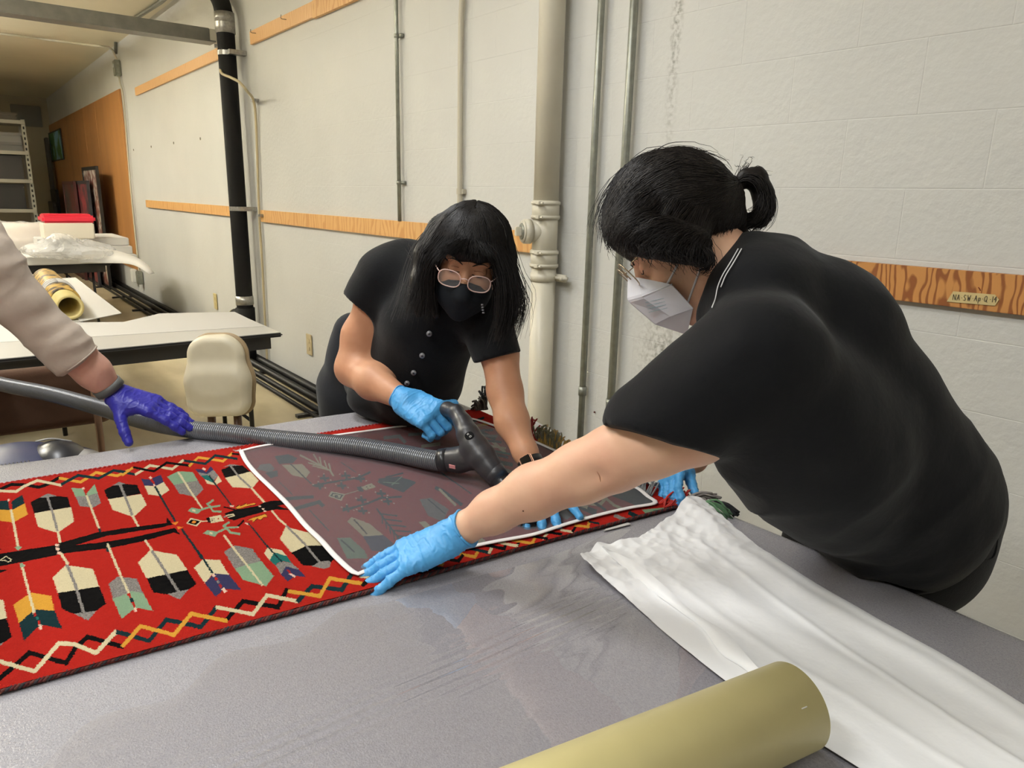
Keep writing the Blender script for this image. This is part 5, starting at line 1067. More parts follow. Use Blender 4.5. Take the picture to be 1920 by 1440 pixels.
def head_prims(c, M, neck, nr=.052, s=1.0, d=0.0):
    """skull, jaw, nose, lids, ears: local x = own left, y = up, z = forward"""
    L = lambda x, y, z: c+M@(np.array([x, y, z])*s)
    def E(x, y, z, r, k=.012, op='u'): return ell(L(x, y, z), (np.array(r)+d)*s if op == 'u' else np.array(r)*s, M, k, op)
    p = [E(0, .030, -.012, (.074, .083, .092), .02), E(0, -.03, .02, (.060, .075, .066), .03)]
    p += [cone(L(0, -.089, .054), L(0, -.06, .02), .02*s, .045*s, .02)]
    for q in (-1, 1):
        p += [cone(L(q*.052, -.045, -.002), L(q*.018, -.097, .055), .017*s, .016*s, .03), E(q*.036, -.032, .058, (.023, .02, .022), .02), E(q*.026, .02, .074, (.026, .008, .012), .012)]
        p += [E(q*.032, .0, .098, (.017, .010, .014), .008, 's'), E(q*.031, -.001, .0745, (.0135, .0125, .0125), .004)]
        p += [cone(L(q*.073, .012, -.008), L(q*.080, .02, -.02), .008*s, .01*s, .006), ell(L(q*.079, -.008, -.012), np.array([.0075, .03, .017])*s, M, .006), E(q*.084, -.005, -.008, (.004, .018, .009), .003, 's')]
    p += [cone(L(0, .004, .084), L(0, -.036, .104), .0075*s, .0105*s, .012), E(-.012, -.040, .094, (.008, .007, .01), .006), E(.012, -.040, .094, (.008, .007, .01), .006)]
    p += [E(0, -.067, .083, (.023, .0055, .012), .005), E(0, -.077, .081, (.019, .007, .012), .005), E(0, -.0715, .097, (.022, .0012, .006), .002, 's')]
    p += [cone(L(0, -.055, -.03), neck, nr*s, nr*1.1, .03)]
    return p, L
FNG = [(.030, .041, .026, .021, .0090), (.0095, .046, .030, .022, .0092), (-.0115, .042, .028, .021, .0088), (-.031, .033, .021, .018, .0078)]
def hand_prims(w, fd, dors, side, curl=((10, 10, 5),)*4, spread=(6, 1, -3, -9), thumb=(.75, .66, -.25), tb=12, s=1.0, g=0.0, cuff=None, kf=.003):
    X = np.array(fd, float); X /= np.linalg.norm(X); Zd = np.array(dors, float); Zd -= Zd.dot(X)*X; Zd /= np.linalg.norm(Zd); Yt = side*np.cross(Zd, X)
    L = lambda x, y, z: np.array(w)+(X*x+Yt*y+Zd*z)*s
    p = []
    for (y, *_r) in FNG: p.append(cone(L(.012, y*.55, -.001), L(.088, y, .0), (.0150+g)*s, (.0118+g)*s, .014))
    p += [cone(L(.018, .02, -.008), L(.05, .030, -.010), (.016+g)*s, (.013+g)*s, .014), cone(L(.015, -.018, -.007), L(.06, -.026, -.006), (.015+g)*s, (.012+g)*s, .014)]
    tips = []
    for (y, a, b_, c_, r), cu, sp in zip(FNG, curl, spread):
        P0 = L(.090, y, -.001); ang = 0; sp = math.radians(sp); rr = r
        for ln, cdeg in ((a, cu[0]), (b_, cu[1]), (c_, cu[2])):
            ang += math.radians(cdeg); dv = (X*math.cos(sp)+Yt*math.sin(sp))*math.cos(ang)-Zd*math.sin(ang); P1 = P0+dv*ln*s
            p.append(cone(P0, P1, (rr+g)*s, (rr*.93+g)*s, kf)); P0 = P1; rr *= .93
        tips.append(P0)
    tv = np.array(thumb, float); tv /= np.linalg.norm(tv); T0 = L(.022, .026, -.008); T1 = T0+(X*tv[0]+Yt*tv[1]+Zd*tv[2])*.040*s
    tv2 = tv+np.array([math.sin(math.radians(tb)), -math.sin(math.radians(tb))*1.0, 0]); tv2 /= np.linalg.norm(tv2)
    T2 = T1+(X*tv2[0]+Yt*tv2[1]+Zd*tv2[2])*.032*s; tv3 = tv2+np.array([math.sin(math.radians(tb)), -math.sin(math.radians(tb)), 0]); tv3 /= np.linalg.norm(tv3); T3 = T2+(X*tv3[0]+Yt*tv3[1]+Zd*tv3[2])*.026*s
    p += [cone(T0, T1, (.0145+g)*s, (.0115+g)*s, .012), cone(T1, T2, (.0112+g)*s, (.0102+g)*s, .004), cone(T2, T3, (.0102+g)*s, (.0085+g)*s, .004)]
    return p, L, tips
def wrinkle(seed, a=.0012, s=70, dirv=None):
    def f(P_):
        Q_ = P_.copy()
        if dirv is not None: dv = np.array(dirv)/np.linalg.norm(dirv); Q_ = Q_-np.outer(Q_@dv, dv)*-1.6
        n = vnoise(Q_, s, seed); return a*1.1*np.exp(-(n/.055)**2)+.6*a*np.exp(-(vnoise(Q_, s*1.9, seed+1)/.05)**2)+.8*a*vnoise(P_, s*.8, seed+2)-.3*a
    return f
def make_glove(name, parent, w, fd, dors, side, wrist_dir, m, wr=.027, clen=.03, seed=3, wa=.0013, **kw):
    p, L, tips = hand_prims(w, fd, dors, side, g=.0014, **kw); wd = np.array(wrist_dir, float); wd /= np.linalg.norm(wd)
    p += [cone(np.array(w)+np.array(fd)/np.linalg.norm(fd)*.012, np.array(w)-wd*clen, .0262*kw.get('s', 1), wr, .014)]
    def clip_fn(P_): return -((P_-(np.array(w)-wd*clen))@wd)
    p.append(dict(fn=clip_fn, lo=None, hi=None, k=0, op='i'))
    o = sdf_obj(name, p, .0021, m, parent); displace(o, wrinkle(seed, wa*.75, 36, fd))
    c0 = np.array(w)-wd*clen; B_ = basis(wd)
    ring = [c0+(B_[:, 0]*math.cos(t)+B_[:, 1]*math.sin(t))*(wr-.0004)+wd*.002*math.sin(3*t) for t in np.linspace(0, 2*np.pi, 40)]
    MB().tube(ring, .0019, 8).build('rolled_cuff', m, o, True); return o
def band(name, parent, c, ax, r, wdt, m, t=.0022):
    ax = np.array(ax)/np.linalg.norm(ax); B_ = basis(ax); n = 40; v = []; f = []
    for k in range(n):
        e = B_[:, 0]*math.cos(2*np.pi*k/n)+B_[:, 1]*math.sin(2*np.pi*k/n)
        for (q, rr) in ((-wdt/2, r), (-wdt/2, r+t), (wdt/2, r+t), (wdt/2, r)): v.append(c+ax*q+e*rr)
    for k in range(n):
        k2 = (k+1) % n
        for s in range(4): f.append((4*k+s, 4*k+(s+1) % 4, 4*k2+(s+1) % 4, 4*k2+s))
    return MB().add(v, f).build(name, m, parent, True)
def clipped(a, b_, ra, rb, n, p, k=.03):
    c = cone(a, b_, ra, rb, k); f0 = c['fn']; n = np.array(n, float); n /= np.linalg.norm(n); p = np.array(p, float)
    c['fn'] = lambda P_: np.maximum(f0(P_), (P_-p)@n); return c
TABLE_SUB = boxp([(-1.957+.3)/2, 0.13, .75], [(1.957+.3)/2, 1.135, .157], rad=.001, k=0, op='s')
def table_sub():
    # everything inside the table volume is removed
    def fn(P_):
        xe = -2.12+(P_[..., 1]+.95)*(.185/2.212)-.004
        return np.maximum.reduce([xe-P_[..., 0], P_[..., 1]-1.268, P_[..., 2]-.9075, .6-P_[..., 2]*0-1])
    return dict(fn=fn, lo=None, hi=None, k=0, op='sub')
_f0 = field
def field(prims, h, lo=None, hi=None, pad=None):
    subs = [p for p in prims if p['op'] == 'sub']; F, l, hh = _f0([p for p in prims if p['op'] != 'sub'], h, lo, hi, pad)
    for p in subs:
        for ii in range(F.shape[0]):
            G = np.stack(np.meshgrid(l[0]+hh*np.arange(ii, ii+1), l[1]+hh*np.arange(F.shape[1]), l[2]+hh*np.arange(F.shape[2]), indexing='ij'), -1)
            F[ii:ii+1] = np.maximum(F[ii:ii+1], -p['fn'](G))
    return F, l, hh
def legs(root, hipL, hipR, footL, footR, r0, r1, m, extra, name='trousers', toe=(1, 0, 0), h=.009):
    p = list(extra)
    for hp_, ft in ((hipL, footL), (hipR, footR)):
        hp_, ft = np.array(hp_, float), np.array(ft, float); kn = (hp_+ft)/2+np.array(toe)*.03; an = ft+np.array([0, 0, .09])
        p += [cone(hp_, kn, r0, r0*.68, .05), cone(kn, an, r0*.68, r1, .04)]
    p.append(table_sub()); sdf_obj(name, p, h, m, root)
    t = np.array(toe, float); t /= np.linalg.norm(t)
    for ft in (footL, footR):
        ft = np.array(ft, float); Mx = np.stack([t, np.cross([0, 0, 1], t), [0, 0, 1.]], 1)
        o = sdf_obj('shoe', [cone(ft+np.array([0, 0, .055]), ft+t*.15+np.array([0, 0, .045]), .045, .036, .02, flat=(np.array([0, 0, 1.]), 1.0)), cone(ft+np.array([0, 0, .06]), ft+np.array([0, 0, .11]), .042, .04, .02), cut((0, 0, -1), (0, 0, .022))], .006, m_shoe, root)
        sdf_obj('sole', [boxp(ft+t*.07+np.array([0, 0, .0125]), (.13, .046, .0115), Mx, rad=.011)], .006, m_sole, o)

# ------------------------------------------------------------------ person with long hair, holding the wand
P1 = empty('person', (-2.16, 1.0, 0), 'person with long black hair, black mask and clear glasses, vacuuming the netting', 'person', None)
c1 = W(880, 483, 1.65)
roll = math.radians(14); yaw = .10; pit = math.radians(31)
up_c = np.array([math.sin(roll)*math.cos(pit), -math.cos(roll)*math.cos(pit), -math.sin(pit)]); fw_c = np.array([-math.sin(roll)*math.sin(pit)+yaw, math.cos(roll)*math.sin(pit), -math.cos(pit)])
M1 = ortho(cam2w(fw_c), cam2w(up_c)); neck1 = W(838, 545, 1.82)
hp, L1 = head_prims(c1, M1, neck1)
w1R, w1L = W(755, 748, 1.775), W(1000, 880, 1.585)
armR = chain([(730, 545, 1.90, 28), (702, 572, 1.91, 34), (678, 630, 1.935, 36), (664, 690, 1.94, 34), (700, 716, 1.865, 33), (755, 748, 1.775, 20)], k=.018)
armL = chain([(915, 600, 1.75, 38), (936, 660, 1.72, 35), (947, 735, 1.69, 32), (960, 790, 1.65, 31), (985, 848, 1.605, 22), (1000, 880, 1.585, 17)], k=.018)
f1R = W(826, 786, 1.715)-w1R; d1R = cam2w((.2, -.5, -.85))
kwR = dict(curl=((48, 74, 50), (48, 78, 52), (46, 80, 54), (42, 78, 54)), spread=(4, 1, -2, -5), thumb=(.8, .42, -.55), tb=-18, s=1.08)
f1L = onz(1050, 1030, .927)-w1L; d1L = np.array([.25, -.1, 1.0])
kwL = dict(curl=((14, 14, 8), (12, 14, 8), (12, 14, 8), (8, 10, 6)), spread=(5, 0, -7, -32), thumb=(.85, .5, -.4), tb=0, s=1.06)
hR, _, _ = hand_prims(w1R, f1R, d1R, 1, **{**kwR, 'g': -.0022}); hL, _, _ = hand_prims(w1L, f1L, d1L, -1, **{**kwL, 'g': -.0022})
torso1 = chain([(838, 545, 1.83, 60), (805, 610, 1.88, 72), (780, 680, 2.0, 76), (755, 725, 2.12, 76)], k=.05)+[cone(W(715, 525, 1.89), W(915, 605, 1.76), R_(44, 1.89), R_(40, 1.76), .05)]
body1 = sdf_obj('body', hp+armR+armL+hR+hL+torso1+[table_sub()], .0042, sk1, P1)
bt1 = bvh(body1)
# shirt with short sleeves
hemR_n = cam2w((-.62, .78, .05)); hemR_p = W(681, 577, 1.92); hemL_n = cam2w((.24, .97, .0)); hemL_p = W(935, 669, 1.71)
sh1 = chain([(843, 560, 1.83, 76), (806, 600, 1.88, 88), (782, 668, 1.98, 87), (776, 712, 2.07, 84), (770, 748, 2.12, 66)], k=.05)
sh1 += [cone(W(765, 520, 1.92), W(735, 640, 2.16), R_(68, 1.92), R_(80, 2.16), .06), cone(W(735, 640, 2.16), W(715, 705, 2.26), R_(78, 2.16), R_(72, 2.26), .05), ell(W(710, 745, 2.14), (.10, .09, .06), k=.04)]
sh1 += [cone(W(760, 515, 1.90), W(900, 585, 1.78), R_(52, 1.90), R_(48, 1.78), .05)]
sh1 += [clipped(W(722, 522, 1.88), W(672, 596, 1.93), R_(57, 1.88), R_(47, 1.93), hemR_n, hemR_p, .035), clipped(W(905, 592, 1.76), W(940, 690, 1.70), R_(50, 1.76), R_(43, 1.70), hemL_n, hemL_p, .035)]
sh1.append(table_sub())
shirt1 = sdf_obj('shirt', sh1, .0058, m_shirt1, P1)
fd_ = cam2w((.35, .93, 0)); displace(shirt1, lambda P_: .007*vnoise(P_@np.diag([1.0, 1.0, .45]), 9, 41)+.003*vnoise(P_, 22, 42))
st1 = bvh(shirt1)
# placket and buttons
pl = [hit(st1, x, y) for x, y in ((818, 600), (805, 625), (792, 665), (776, 697), (764, 717), (756, 742))]
m_btn = mat('button_grey', (140, 140, 142), rough=.3)
for k, q in enumerate(((805, 625), (792, 665), (776, 697), (764, 717))):
    p, n = hit(st1, *q); p = np.array(p); n = np.array(n)*.6+(CAM-p)/np.linalg.norm(CAM-p)*.4; n /= np.linalg.norm(n)
    B_ = basis(n); MB().tube([p+n*.004, p+n*.0075], .0070, 20).tube([p+n*.0075, p+n*.0080], .0038, 14).build('button', m_btn, shirt1, True)
    MB().tube([p+n*.0081, p+n*.0084], .0022, 10).build('thread', m_band, shirt1)
legs(P1, (-2.12, 1.16, .93), (-2.15, .98, .93), (-2.20, 1.18, 0), (-2.26, .97, 0), .09, .055, m_trs, chain([(700, 690, 2.34, 76), (688, 730, 2.38, 72)], k=.05)+[ell(W(668, 662, 2.32), (.08, .075, .11), k=.04), cone(W(662, 622, 2.26), W(652, 680, 2.30), R_(36, 2.26), R_(38, 2.3), .04), ell((-2.13, 1.07, .93), (.12, .14, .13), k=.05)], toe=(1, 0, 0))
gR = make_glove('glove', P1, w1R, f1R, d1R, 1, f1R, m_gl, wr=.0285, clen=.016, seed=51, **kwR)
gL = make_glove('glove', P1, w1L, f1L, d1L, -1, f1L, m_gl, wr=.024, clen=.004, seed=52, **kwL)
ax = W(985, 848, 1.605)-W(1000, 880, 1.585); bc_ = W(996, 870, 1.59)
bd = band('wristwatch', P1, bc_, ax, .0265, .020, m_band)
B_ = basis(ax); e = cam2w((-.5, -.7, -.5)); e -= e.dot(ax/np.linalg.norm(ax))*ax/np.linalg.norm(ax); e /= np.linalg.norm(e)
Mw = M4(bc_+e*.027, np.stack([np.cross(ax/np.linalg.norm(ax), e), ax/np.linalg.norm(ax), e], 1))
MB().box((-.015, -.013, 0), (.015, .013, .007), M=Mw, bev=.003).build('watch_case', m_rose, bd); MB().box((-.0135, -.0115, .004), (.0135, .0115, .0085), M=Mw, bev=.002).build('watch_face', mat('watch_glass', (10, 10, 12), rough=.1), bd)
# mask
mk = lambda x, y, z: L1(x, y, z)
def mask_local(P_):
    Q_ = (P_-c1)@M1; top = -.027+.006*np.exp(-(Q_[..., 0]/.018)**2)-np.abs(Q_[..., 0])*.04
    return Q_[..., 1]-top
mp = [ell(L1(0, -.062, .030), (.066, .066, .079), M1, .01), cone(L1(0, -.012, .095), L1(0, -.05, .113), .010, .012, .022), cone(L1(0, -.05, .108), L1(0, -.105, .075), .012, .02, .022), dict(fn=mask_local, lo=None, hi=None, k=.0, op='i'), cut(-M1[:, 2], L1(0, 0, .002))]
m_mask1 = mat('mask_black', (27, 31, 36), rough=.8, spec=.2, bump=.25, bscale=30, bdist=.003)
mask1 = sdf_obj('face_mask', mp, .0028, m_mask1, P1)
for s in (-1, 1):
    MB().tube(smooth_path([L1(s*.062, -.04, .035), L1(s*.076, -.015, .015), L1(s*.084, .01, -.012)], 10), .0014, 6).build('ear_loop', m_mask1, mask1, True)
# eyes, brows
def on_face(tree, p, lift=.0006):
    r = tree.find_nearest(Vector(p)); return np.array(r[0])+np.array(r[1])*lift
for s in (-1, 1):
    lash = [on_face(bt1, L1(s*x, y, .09)) for x, y in ((.0165, -.0045), (.024, -.0095), (.032, -.011), (.040, -.009), (.048, -.0035))]
    MB().tube(smooth_path(lash, 14), [.0008]*5+[.0012]*6+[.0009, .0006, .0004], 6).build('eyelashes', m_lash, P1, True)
    crease = [on_face(bt1, L1(s*x, y, .09), .0001) for x, y in ((.019, .004), (.031, .0085), (.044, .004))]
    MB().tube(smooth_path(crease, 10), .0005, 5).build('lid_crease', mat('crease_brown', (140, 84, 60), rough=.6), P1, True)
    br = [on_face(bt1, L1(s*x, y, .09), .0008) for x, y in ((.011, .014), (.022, .021), (.036, .0245), (.050, .017))]
    MB().tube(smooth_path(br, 14), [.001, .0022, .003, .0032, .0032, .003, .003, .0028, .0026, .0022, .002, .0016, .0012, .0008], 8, flat=.5).build('eyebrow', m_lash, P1, True)
# glasses
m_gl1 = mat('glasses_clear_pink', (222, 190, 180), rough=.12, coat=.5); m_lens = bpy.data.materials.new('lens_glass'); m_lens.use_nodes = True
bb = m_lens.node_tree.nodes['Principled BSDF']; bb.inputs['Base Color'].default_value = (.9, .9, .9, 1); bb.inputs['Alpha'].default_value = .10; bb.inputs['Roughness'].default_value = .05
def glasses(L, parent, y0, z0, w, h, r, m, tilt=.1, sep=.033, pw=2.6, temple=.09, wrap=.16):
    root = MB()
    fr = bpy.data.objects.new('glasses', None)
    parts = []
    for s in (-1, 1):
        ring = []
        for t in np.linspace(0, 2*np.pi, 41):
            cx = abs(math.cos(t))**(2/pw)*math.copysign(1, math.cos(t)); sy = abs(math.sin(t))**(2/pw)*math.copysign(1, math.sin(t))
            x = s*sep+cx*w; y = y0+sy*h; ring.append(L(x, y, z0+(y-y0)*tilt-abs(x)*wrap+.005))
        root.tube(ring, r, 8, cap=False)
        root.tube(smooth_path([L(s*(sep+w), y0+h*.5, z0-.006), L(s*(sep+w+.006), y0+h*.55, z0-.018), L(s*.076, y0+.018, z0-.05), L(s*.079, .016, -.005)], 16), r*.9, 8)
        parts.append(ring)
    root.tube(smooth_path([L(-(sep-w)-.0005, y0+h*.25, z0+.003), L(0, y0+h*.45, z0+.007), L(sep-w+.0005, y0+h*.25, z0+.003)], 8), r, 8)
    g = root.build('glasses', m, parent, True)
    for ring in parts: MB().add([np.array(p) for p in ring[:-1]], [tuple(range(40))]).build('lens', m_lens, g)
    return g
glasses(L1, P1, -.014, .1105, .0245, .0195, .0014, m_gl1)
# earring
ep = L1(.076, -.075, .0); [MB().tube([W(904+k*.7, 570+k*5, 1.60), W(904+k*.7, 573+k*5, 1.60)], .0028, 8).build('earring_bead', mat('bead_grey', (120, 120, 124), rough=.2), P1, True) for k in range(4)]
# hair
hc = [ell(L1(0, .038, -.018), (.084, .082, .111), M1, .015), ell(L1(0, .0, -.055), (.086, .09, .08), M1, .03), ell(L1(0, -.052, .118), (.058, .080, .082), M1, .008, 's')]
hc += chain([(830, 435, 1.66, 28), (806, 480, 1.66, 28), (795, 530, 1.65, 24), (789, 570, 1.64, 13), (784, 592, 1.63, 5)], k=.02)+chain([(926, 435, 1.66, 24), (941, 480, 1.65, 22), (950, 535, 1.63, 22), (946, 585, 1.60, 17), (932, 636, 1.59, 5)], k=.02)
hc += chain([(820, 500, 1.70, 32), (812, 550, 1.72, 22), (818, 590, 1.70, 8)], k=.02)
hair1 = sdf_obj('hair', hc, .0042, m_hair, P1); displace(hair1, lambda P_: .003*vnoise(P_@np.diag([1, 1, .3]), 60, 61))
ht1 = bvh(hair1)
def D3(pts, dep): return [W(x, y, d) for (x, y), d in zip(pts, dep)]
secs = [
    ([D3(((892, 383), (848, 398), (812, 440), (793, 490), (780, 540), (764, 592)), (1.62, 1.58, 1.6, 1.62, 1.62, 1.62)), D3(((890, 384), (842, 412), (812, 460), (800, 515), (795, 560), (790, 600)), (1.6, 1.55, 1.57, 1.6, 1.61, 1.61)), D3(((888, 385), (845, 415), (818, 465), (808, 515), (806, 560), (812, 606)), (1.58, 1.54, 1.55, 1.58, 1.6, 1.61))], 420, .62, .007),
    ([D3(((886, 384), (850, 408), (826, 440), (812, 470), (806, 500)), (1.6, 1.55, 1.54, 1.56, 1.58)), D3(((890, 383), (868, 405), (846, 440), (828, 468), (822, 488)), (1.57, 1.53, 1.51, 1.52, 1.54)), D3(((892, 383), (878, 415), (862, 450), (850, 484)), (1.57, 1.52, 1.5, 1.51)), D3(((893, 383), (888, 415), (880, 455), (876, 490)), (1.57, 1.52, 1.5, 1.505)), D3(((895, 384), (902, 415), (904, 455), (905, 492)), (1.57, 1.52, 1.5, 1.51)), D3(((897, 385), (915, 415), (926, 455), (930, 498)), (1.58, 1.54, 1.53, 1.55))], 760, .95, .0035),
    ([D3(((895, 384), (922, 400), (948, 445), (962, 500), (976, 548), (968, 600)), (1.62, 1.6, 1.6, 1.6, 1.59, 1.59)), D3(((896, 384), (928, 412), (948, 460), (955, 520), (960, 580), (945, 640)), (1.6, 1.56, 1.56, 1.57, 1.57, 1.57)), D3(((897, 385), (925, 420), (938, 470), (938, 530), (938, 590), (920, 648)), (1.58, 1.55, 1.54, 1.55, 1.56, 1.56))], 460, .6, .008),
    ([D3(((905, 388), (930, 410), (955, 470), (965, 530), (980, 570), (960, 640)), (1.66, 1.66, 1.66, 1.64, 1.62, 1.6)), D3(((900, 388), (830, 410), (790, 460), (775, 510), (768, 550), (758, 600)), (1.66, 1.66, 1.66, 1.66, 1.65, 1.64))][0:1]*2, 60, .5, .012),
    ([D3(((885, 388), (830, 410), (790, 460), (775, 510), (766, 550), (750, 600)), (1.66, 1.66, 1.66, 1.66, 1.65, 1.64))]*2, 60, .5, .012)]
secs += [
    ([D3(((888, 384), (840, 398), (805, 432), (785, 480), (778, 530), (776, 580)), (1.66, 1.66, 1.68, 1.68, 1.67, 1.66)), D3(((892, 383), (848, 398), (812, 440), (793, 490), (780, 540), (768, 592)), (1.62, 1.60, 1.62, 1.63, 1.63, 1.63))], 260, .72, .006),
    ([D3(((900, 384), (930, 402), (950, 440), (962, 490), (966, 540), (958, 610)), (1.68, 1.68, 1.68, 1.67, 1.65, 1.62)), D3(((895, 384), (925, 402), (945, 445), (956, 500), (962, 548), (955, 610)), (1.63, 1.62, 1.62, 1.62, 1.61, 1.6))], 260, .72, .006),
    ([D3(((780, 500), (770, 478), (762, 462), (748, 454)), (1.78, 1.82, 1.85, 1.86)), D3(((790, 520), (778, 490), (768, 470), (758, 462)), (1.78, 1.82, 1.85, 1.86))], 60, 0, .006)]
VV, FF, n0 = [], [], 0
for k, (g, n, sn, jt) in enumerate(secs):
    v, f = strands(g, n, 14, .0008, jt, .003, ht1, sn, .0012, seed=70+k); VV.append(v); FF.append(f+n0); n0 += len(v)
mesh_np('hair_strands', np.vstack(VV), np.vstack(FF), m_hair, hair1, True, kind='stuff')

# ------------------------------------------------------------------ person leaning over from the right
P2 = empty('person', (-.45, 1.55, 0), 'person in black with a short ponytail and white respirator, bending far over the table', 'person')
c2 = W(1280, 456, 1.20); M2h = ortho(cam2w((-.82, .57, .12)), cam2w((-.57, -.82, .04))); neck2 = W(1385, 552, 1.16)
hp2, L2 = head_prims(c2, M2h, neck2, nr=.056, s=1.0)
w2L = W(852, 1002, 1.255); w2R = W(1278, 868, 1.67)
armL2 = chain([(1400, 742, 1.05, 62), (1300, 797, 1.06, 72), (1220, 828, 1.08, 66), (1150, 860, 1.115, 59), (1090, 886, 1.14, 55), (1000, 922, 1.19, 49), (925, 960, 1.225, 38), (868, 992, 1.25, 27), (852, 1002, 1.255, 25)], k=.02)
armR2 = chain([(1400, 600, 1.36, 60), (1370, 720, 1.46, 52), (1335, 800, 1.56, 42), (1300, 860, 1.65, 24), (1279, 870, 1.67, 20)], k=.02)
tip2 = onz(700, 1070, .925); f2L = tip2-w2L; d2L = np.array([.1, -.12, 1.0])
kw2L = dict(curl=((8, 10, 6), (6, 8, 4), (6, 8, 4), (8, 8, 6)), spread=(3, 1, -2, -8), thumb=(.92, .30, -.35), tb=2, s=1.04)
f2R = onz(1216, 966, .915)-w2R; d2R = cam2w((-.75, -.45, -.35))
kw2R = dict(curl=((22, 30, 20), (20, 32, 22), (20, 30, 22), (22, 28, 18)), spread=(-3, -1, 1, 4), thumb=(.95, .02, -.6), tb=-6, s=.88)
h2L, _, _ = hand_prims(w2L, f2L, d2L, -1, **{**kw2L, 'g': -.0022}); h2R, _, _ = hand_prims(w2R, f2R, d2R, 1, **{**kw2R, 'g': -.0022})
t2 = chain([(1400, 560, 1.17, 70), (1470, 640, 1.2, 100), (1560, 760, 1.24, 125), (1660, 900, 1.32, 150)], k=.06)+[cone(W(1400, 600, 1.34), W(1410, 730, 1.01), R_(66, 1.34), R_(72, 1.01), .05)]
body2 = sdf_obj('body', hp2+armL2+armR2+h2L+h2R+t2+[table_sub()], .0045, sk2, P2); _t = bvh(body2)
_dp = [np.array(hit(_t, x, y)[0]) for x, y in ((1122, 893), (1100, 898), (1080, 902))]
displace(body2, lambda P_: -sum(a_*np.exp(-(((P_-q)**2).sum(1))/(w_*w_)) for q, a_, w_ in zip(_dp, (.0045, .0035, .002), (.014, .018, .02)))); bt2 = bvh(body2)
hem_d1 = W(1340, 858, 1.03)-W(1135, 797, 1.09); hn = np.cross(hem_d1, cam2w((.25, .15, 1))); 
if hn.dot(cam2w((-.28, .95, 0))) < 0: hn = -hn
S = lambda x, y, d, r: ell(W(x, y, d), R_(r, d), k=.06)
sh2 = [cone(W(1440, 558, 1.16), W(1530, 632, 1.19), R_(112, 1.16), R_(132, 1.19), .05), cone(W(1530, 632, 1.19), W(1608, 770, 1.24), R_(132, 1.19), R_(136, 1.24), .05), cone(W(1608, 770, 1.24), W(1672, 890, 1.30), R_(136, 1.24), R_(156, 1.30), .05),
       cone(W(1480, 800, 1.13), W(1560, 890, 1.22), R_(140, 1.13), R_(142, 1.22), .06), cone(W(1415, 745, 1.07), W(1440, 770, 1.07), R_(92, 1.07), R_(100, 1.07), .04), cone(W(1440, 700, 1.05), W(1520, 830, 1.14), R_(125, 1.05), R_(150, 1.14), .06),
       cone(W(1392, 600, 1.14), W(1352, 590, 1.15), R_(72, 1.14), R_(46, 1.15), .03), cone(W(1405, 480, 1.17), W(1440, 500, 1.18), R_(40, 1.17), R_(60, 1.18), .03), cone(W(1410, 545, 1.34), W(1420, 560, 1.1), R_(70, 1.34), R_(90, 1.1), .05)]
sh2 += [clipped(W(1415, 672, 1.02), W(1238, 806, 1.07), R_(122, 1.02), R_(108, 1.07), hn, W(1240, 829, 1.07), .03), cone(W(1410, 560, 1.36), W(1380, 700, 1.45), R_(66, 1.36), R_(62, 1.45), .04)]
sh2 += [ell(L2(0, -.055, .055), (.075, .075, .085), M2h, .02, 's'), cone(L2(0, -.08, .0), W(1336, 585, 1.17), .052, .035, .012), ]
sh2[-1]['op'] = 's'
sh2 += [cone(W(1650, 900, 1.30), W(1675, 935, 1.34), R_(160, 1.30), R_(170, 1.34), .05), table_sub()]
shirt2 = sdf_obj('shirt', sh2, .0065, m_shirt2, P2)
fold_d = cam2w((.80, -.60, 0))
def folds2(P_):
    a = P_@cam2w((.6, .8, .0)); b_ = P_@fold_d; Q_ = np.stack([a*1.0, b_*.22, (P_@cam2w((0, 0, 1)))*.5], 1)
    return .012*(np.abs(vnoise(Q_, 16, 81))*-2+.4)*(.12+.88*np.clip((1.25-P_[:, 2])*4, 0, 1))+.004*vnoise(P_, 24, 82)
displace(shirt2, folds2)
# underside pieces
jn = [cone(W(1695, 930, 1.37), W(1680, 1000, 1.42), R_(162, 1.37), R_(146, 1.42), .05), cone(W(1680, 1000, 1.42), (-.66, 1.48, .80), R_(146, 1.42), .12, .05)]
legs(P2, (-.60, 1.50, .80), (-.72, 1.48, .80), (-.56, 1.62, 0), (-.78, 1.58, 0), .10, .06, m_jean, jn, name='jeans', toe=(-.7, -.7, 0))
jt_ = bvh(bpy.data.objects['jeans']); pk = [hit(jt_, x, y, 1.3) for x, y in ((1812, 980), (1815, 1040), (1860, 1044), (1872, 985))]
MB().tube(smooth_path([np.array(p[0])+np.array(p[1])*.001 for p in pk], 24), .002, 6).build('pocket_seam', m_jean, P2, True)
make_glove('glove', P2, w2L, f2L, d2L, -1, w2L-W(905, 975, 1.235), m_gl, wr=.034, clen=.026, seed=55, wa=.0017, **kw2L)
make_glove('glove', P2, w2R, f2R, d2R, 1, f2R, m_gl, wr=.027, clen=.02, seed=57, wa=.002, **kw2R)
# mole, and the elbow crease with its soft shade painted as a darker strip
p, n = hit(bt2, 981, 958); MB().tube([np.array(p)-np.array(n)*.001, np.array(p)+np.array(n)*.0006], .0014, 8).build('mole', mat('mole_brown', (90, 54, 40), rough=.6), P2)
cr = [hit(bt2, x, y) for x, y in ((1126, 903), (1124, 892), (1119, 884))]; MB().tube(smooth_path([np.array(p[0]) for p in cr], 8), [.0004, .0007, .001, .0011, .0011, .001, .0007, .0004], 6).build('elbow_crease_shade', mat('crease_shade', (172, 124, 98), rough=.7), P2, True)
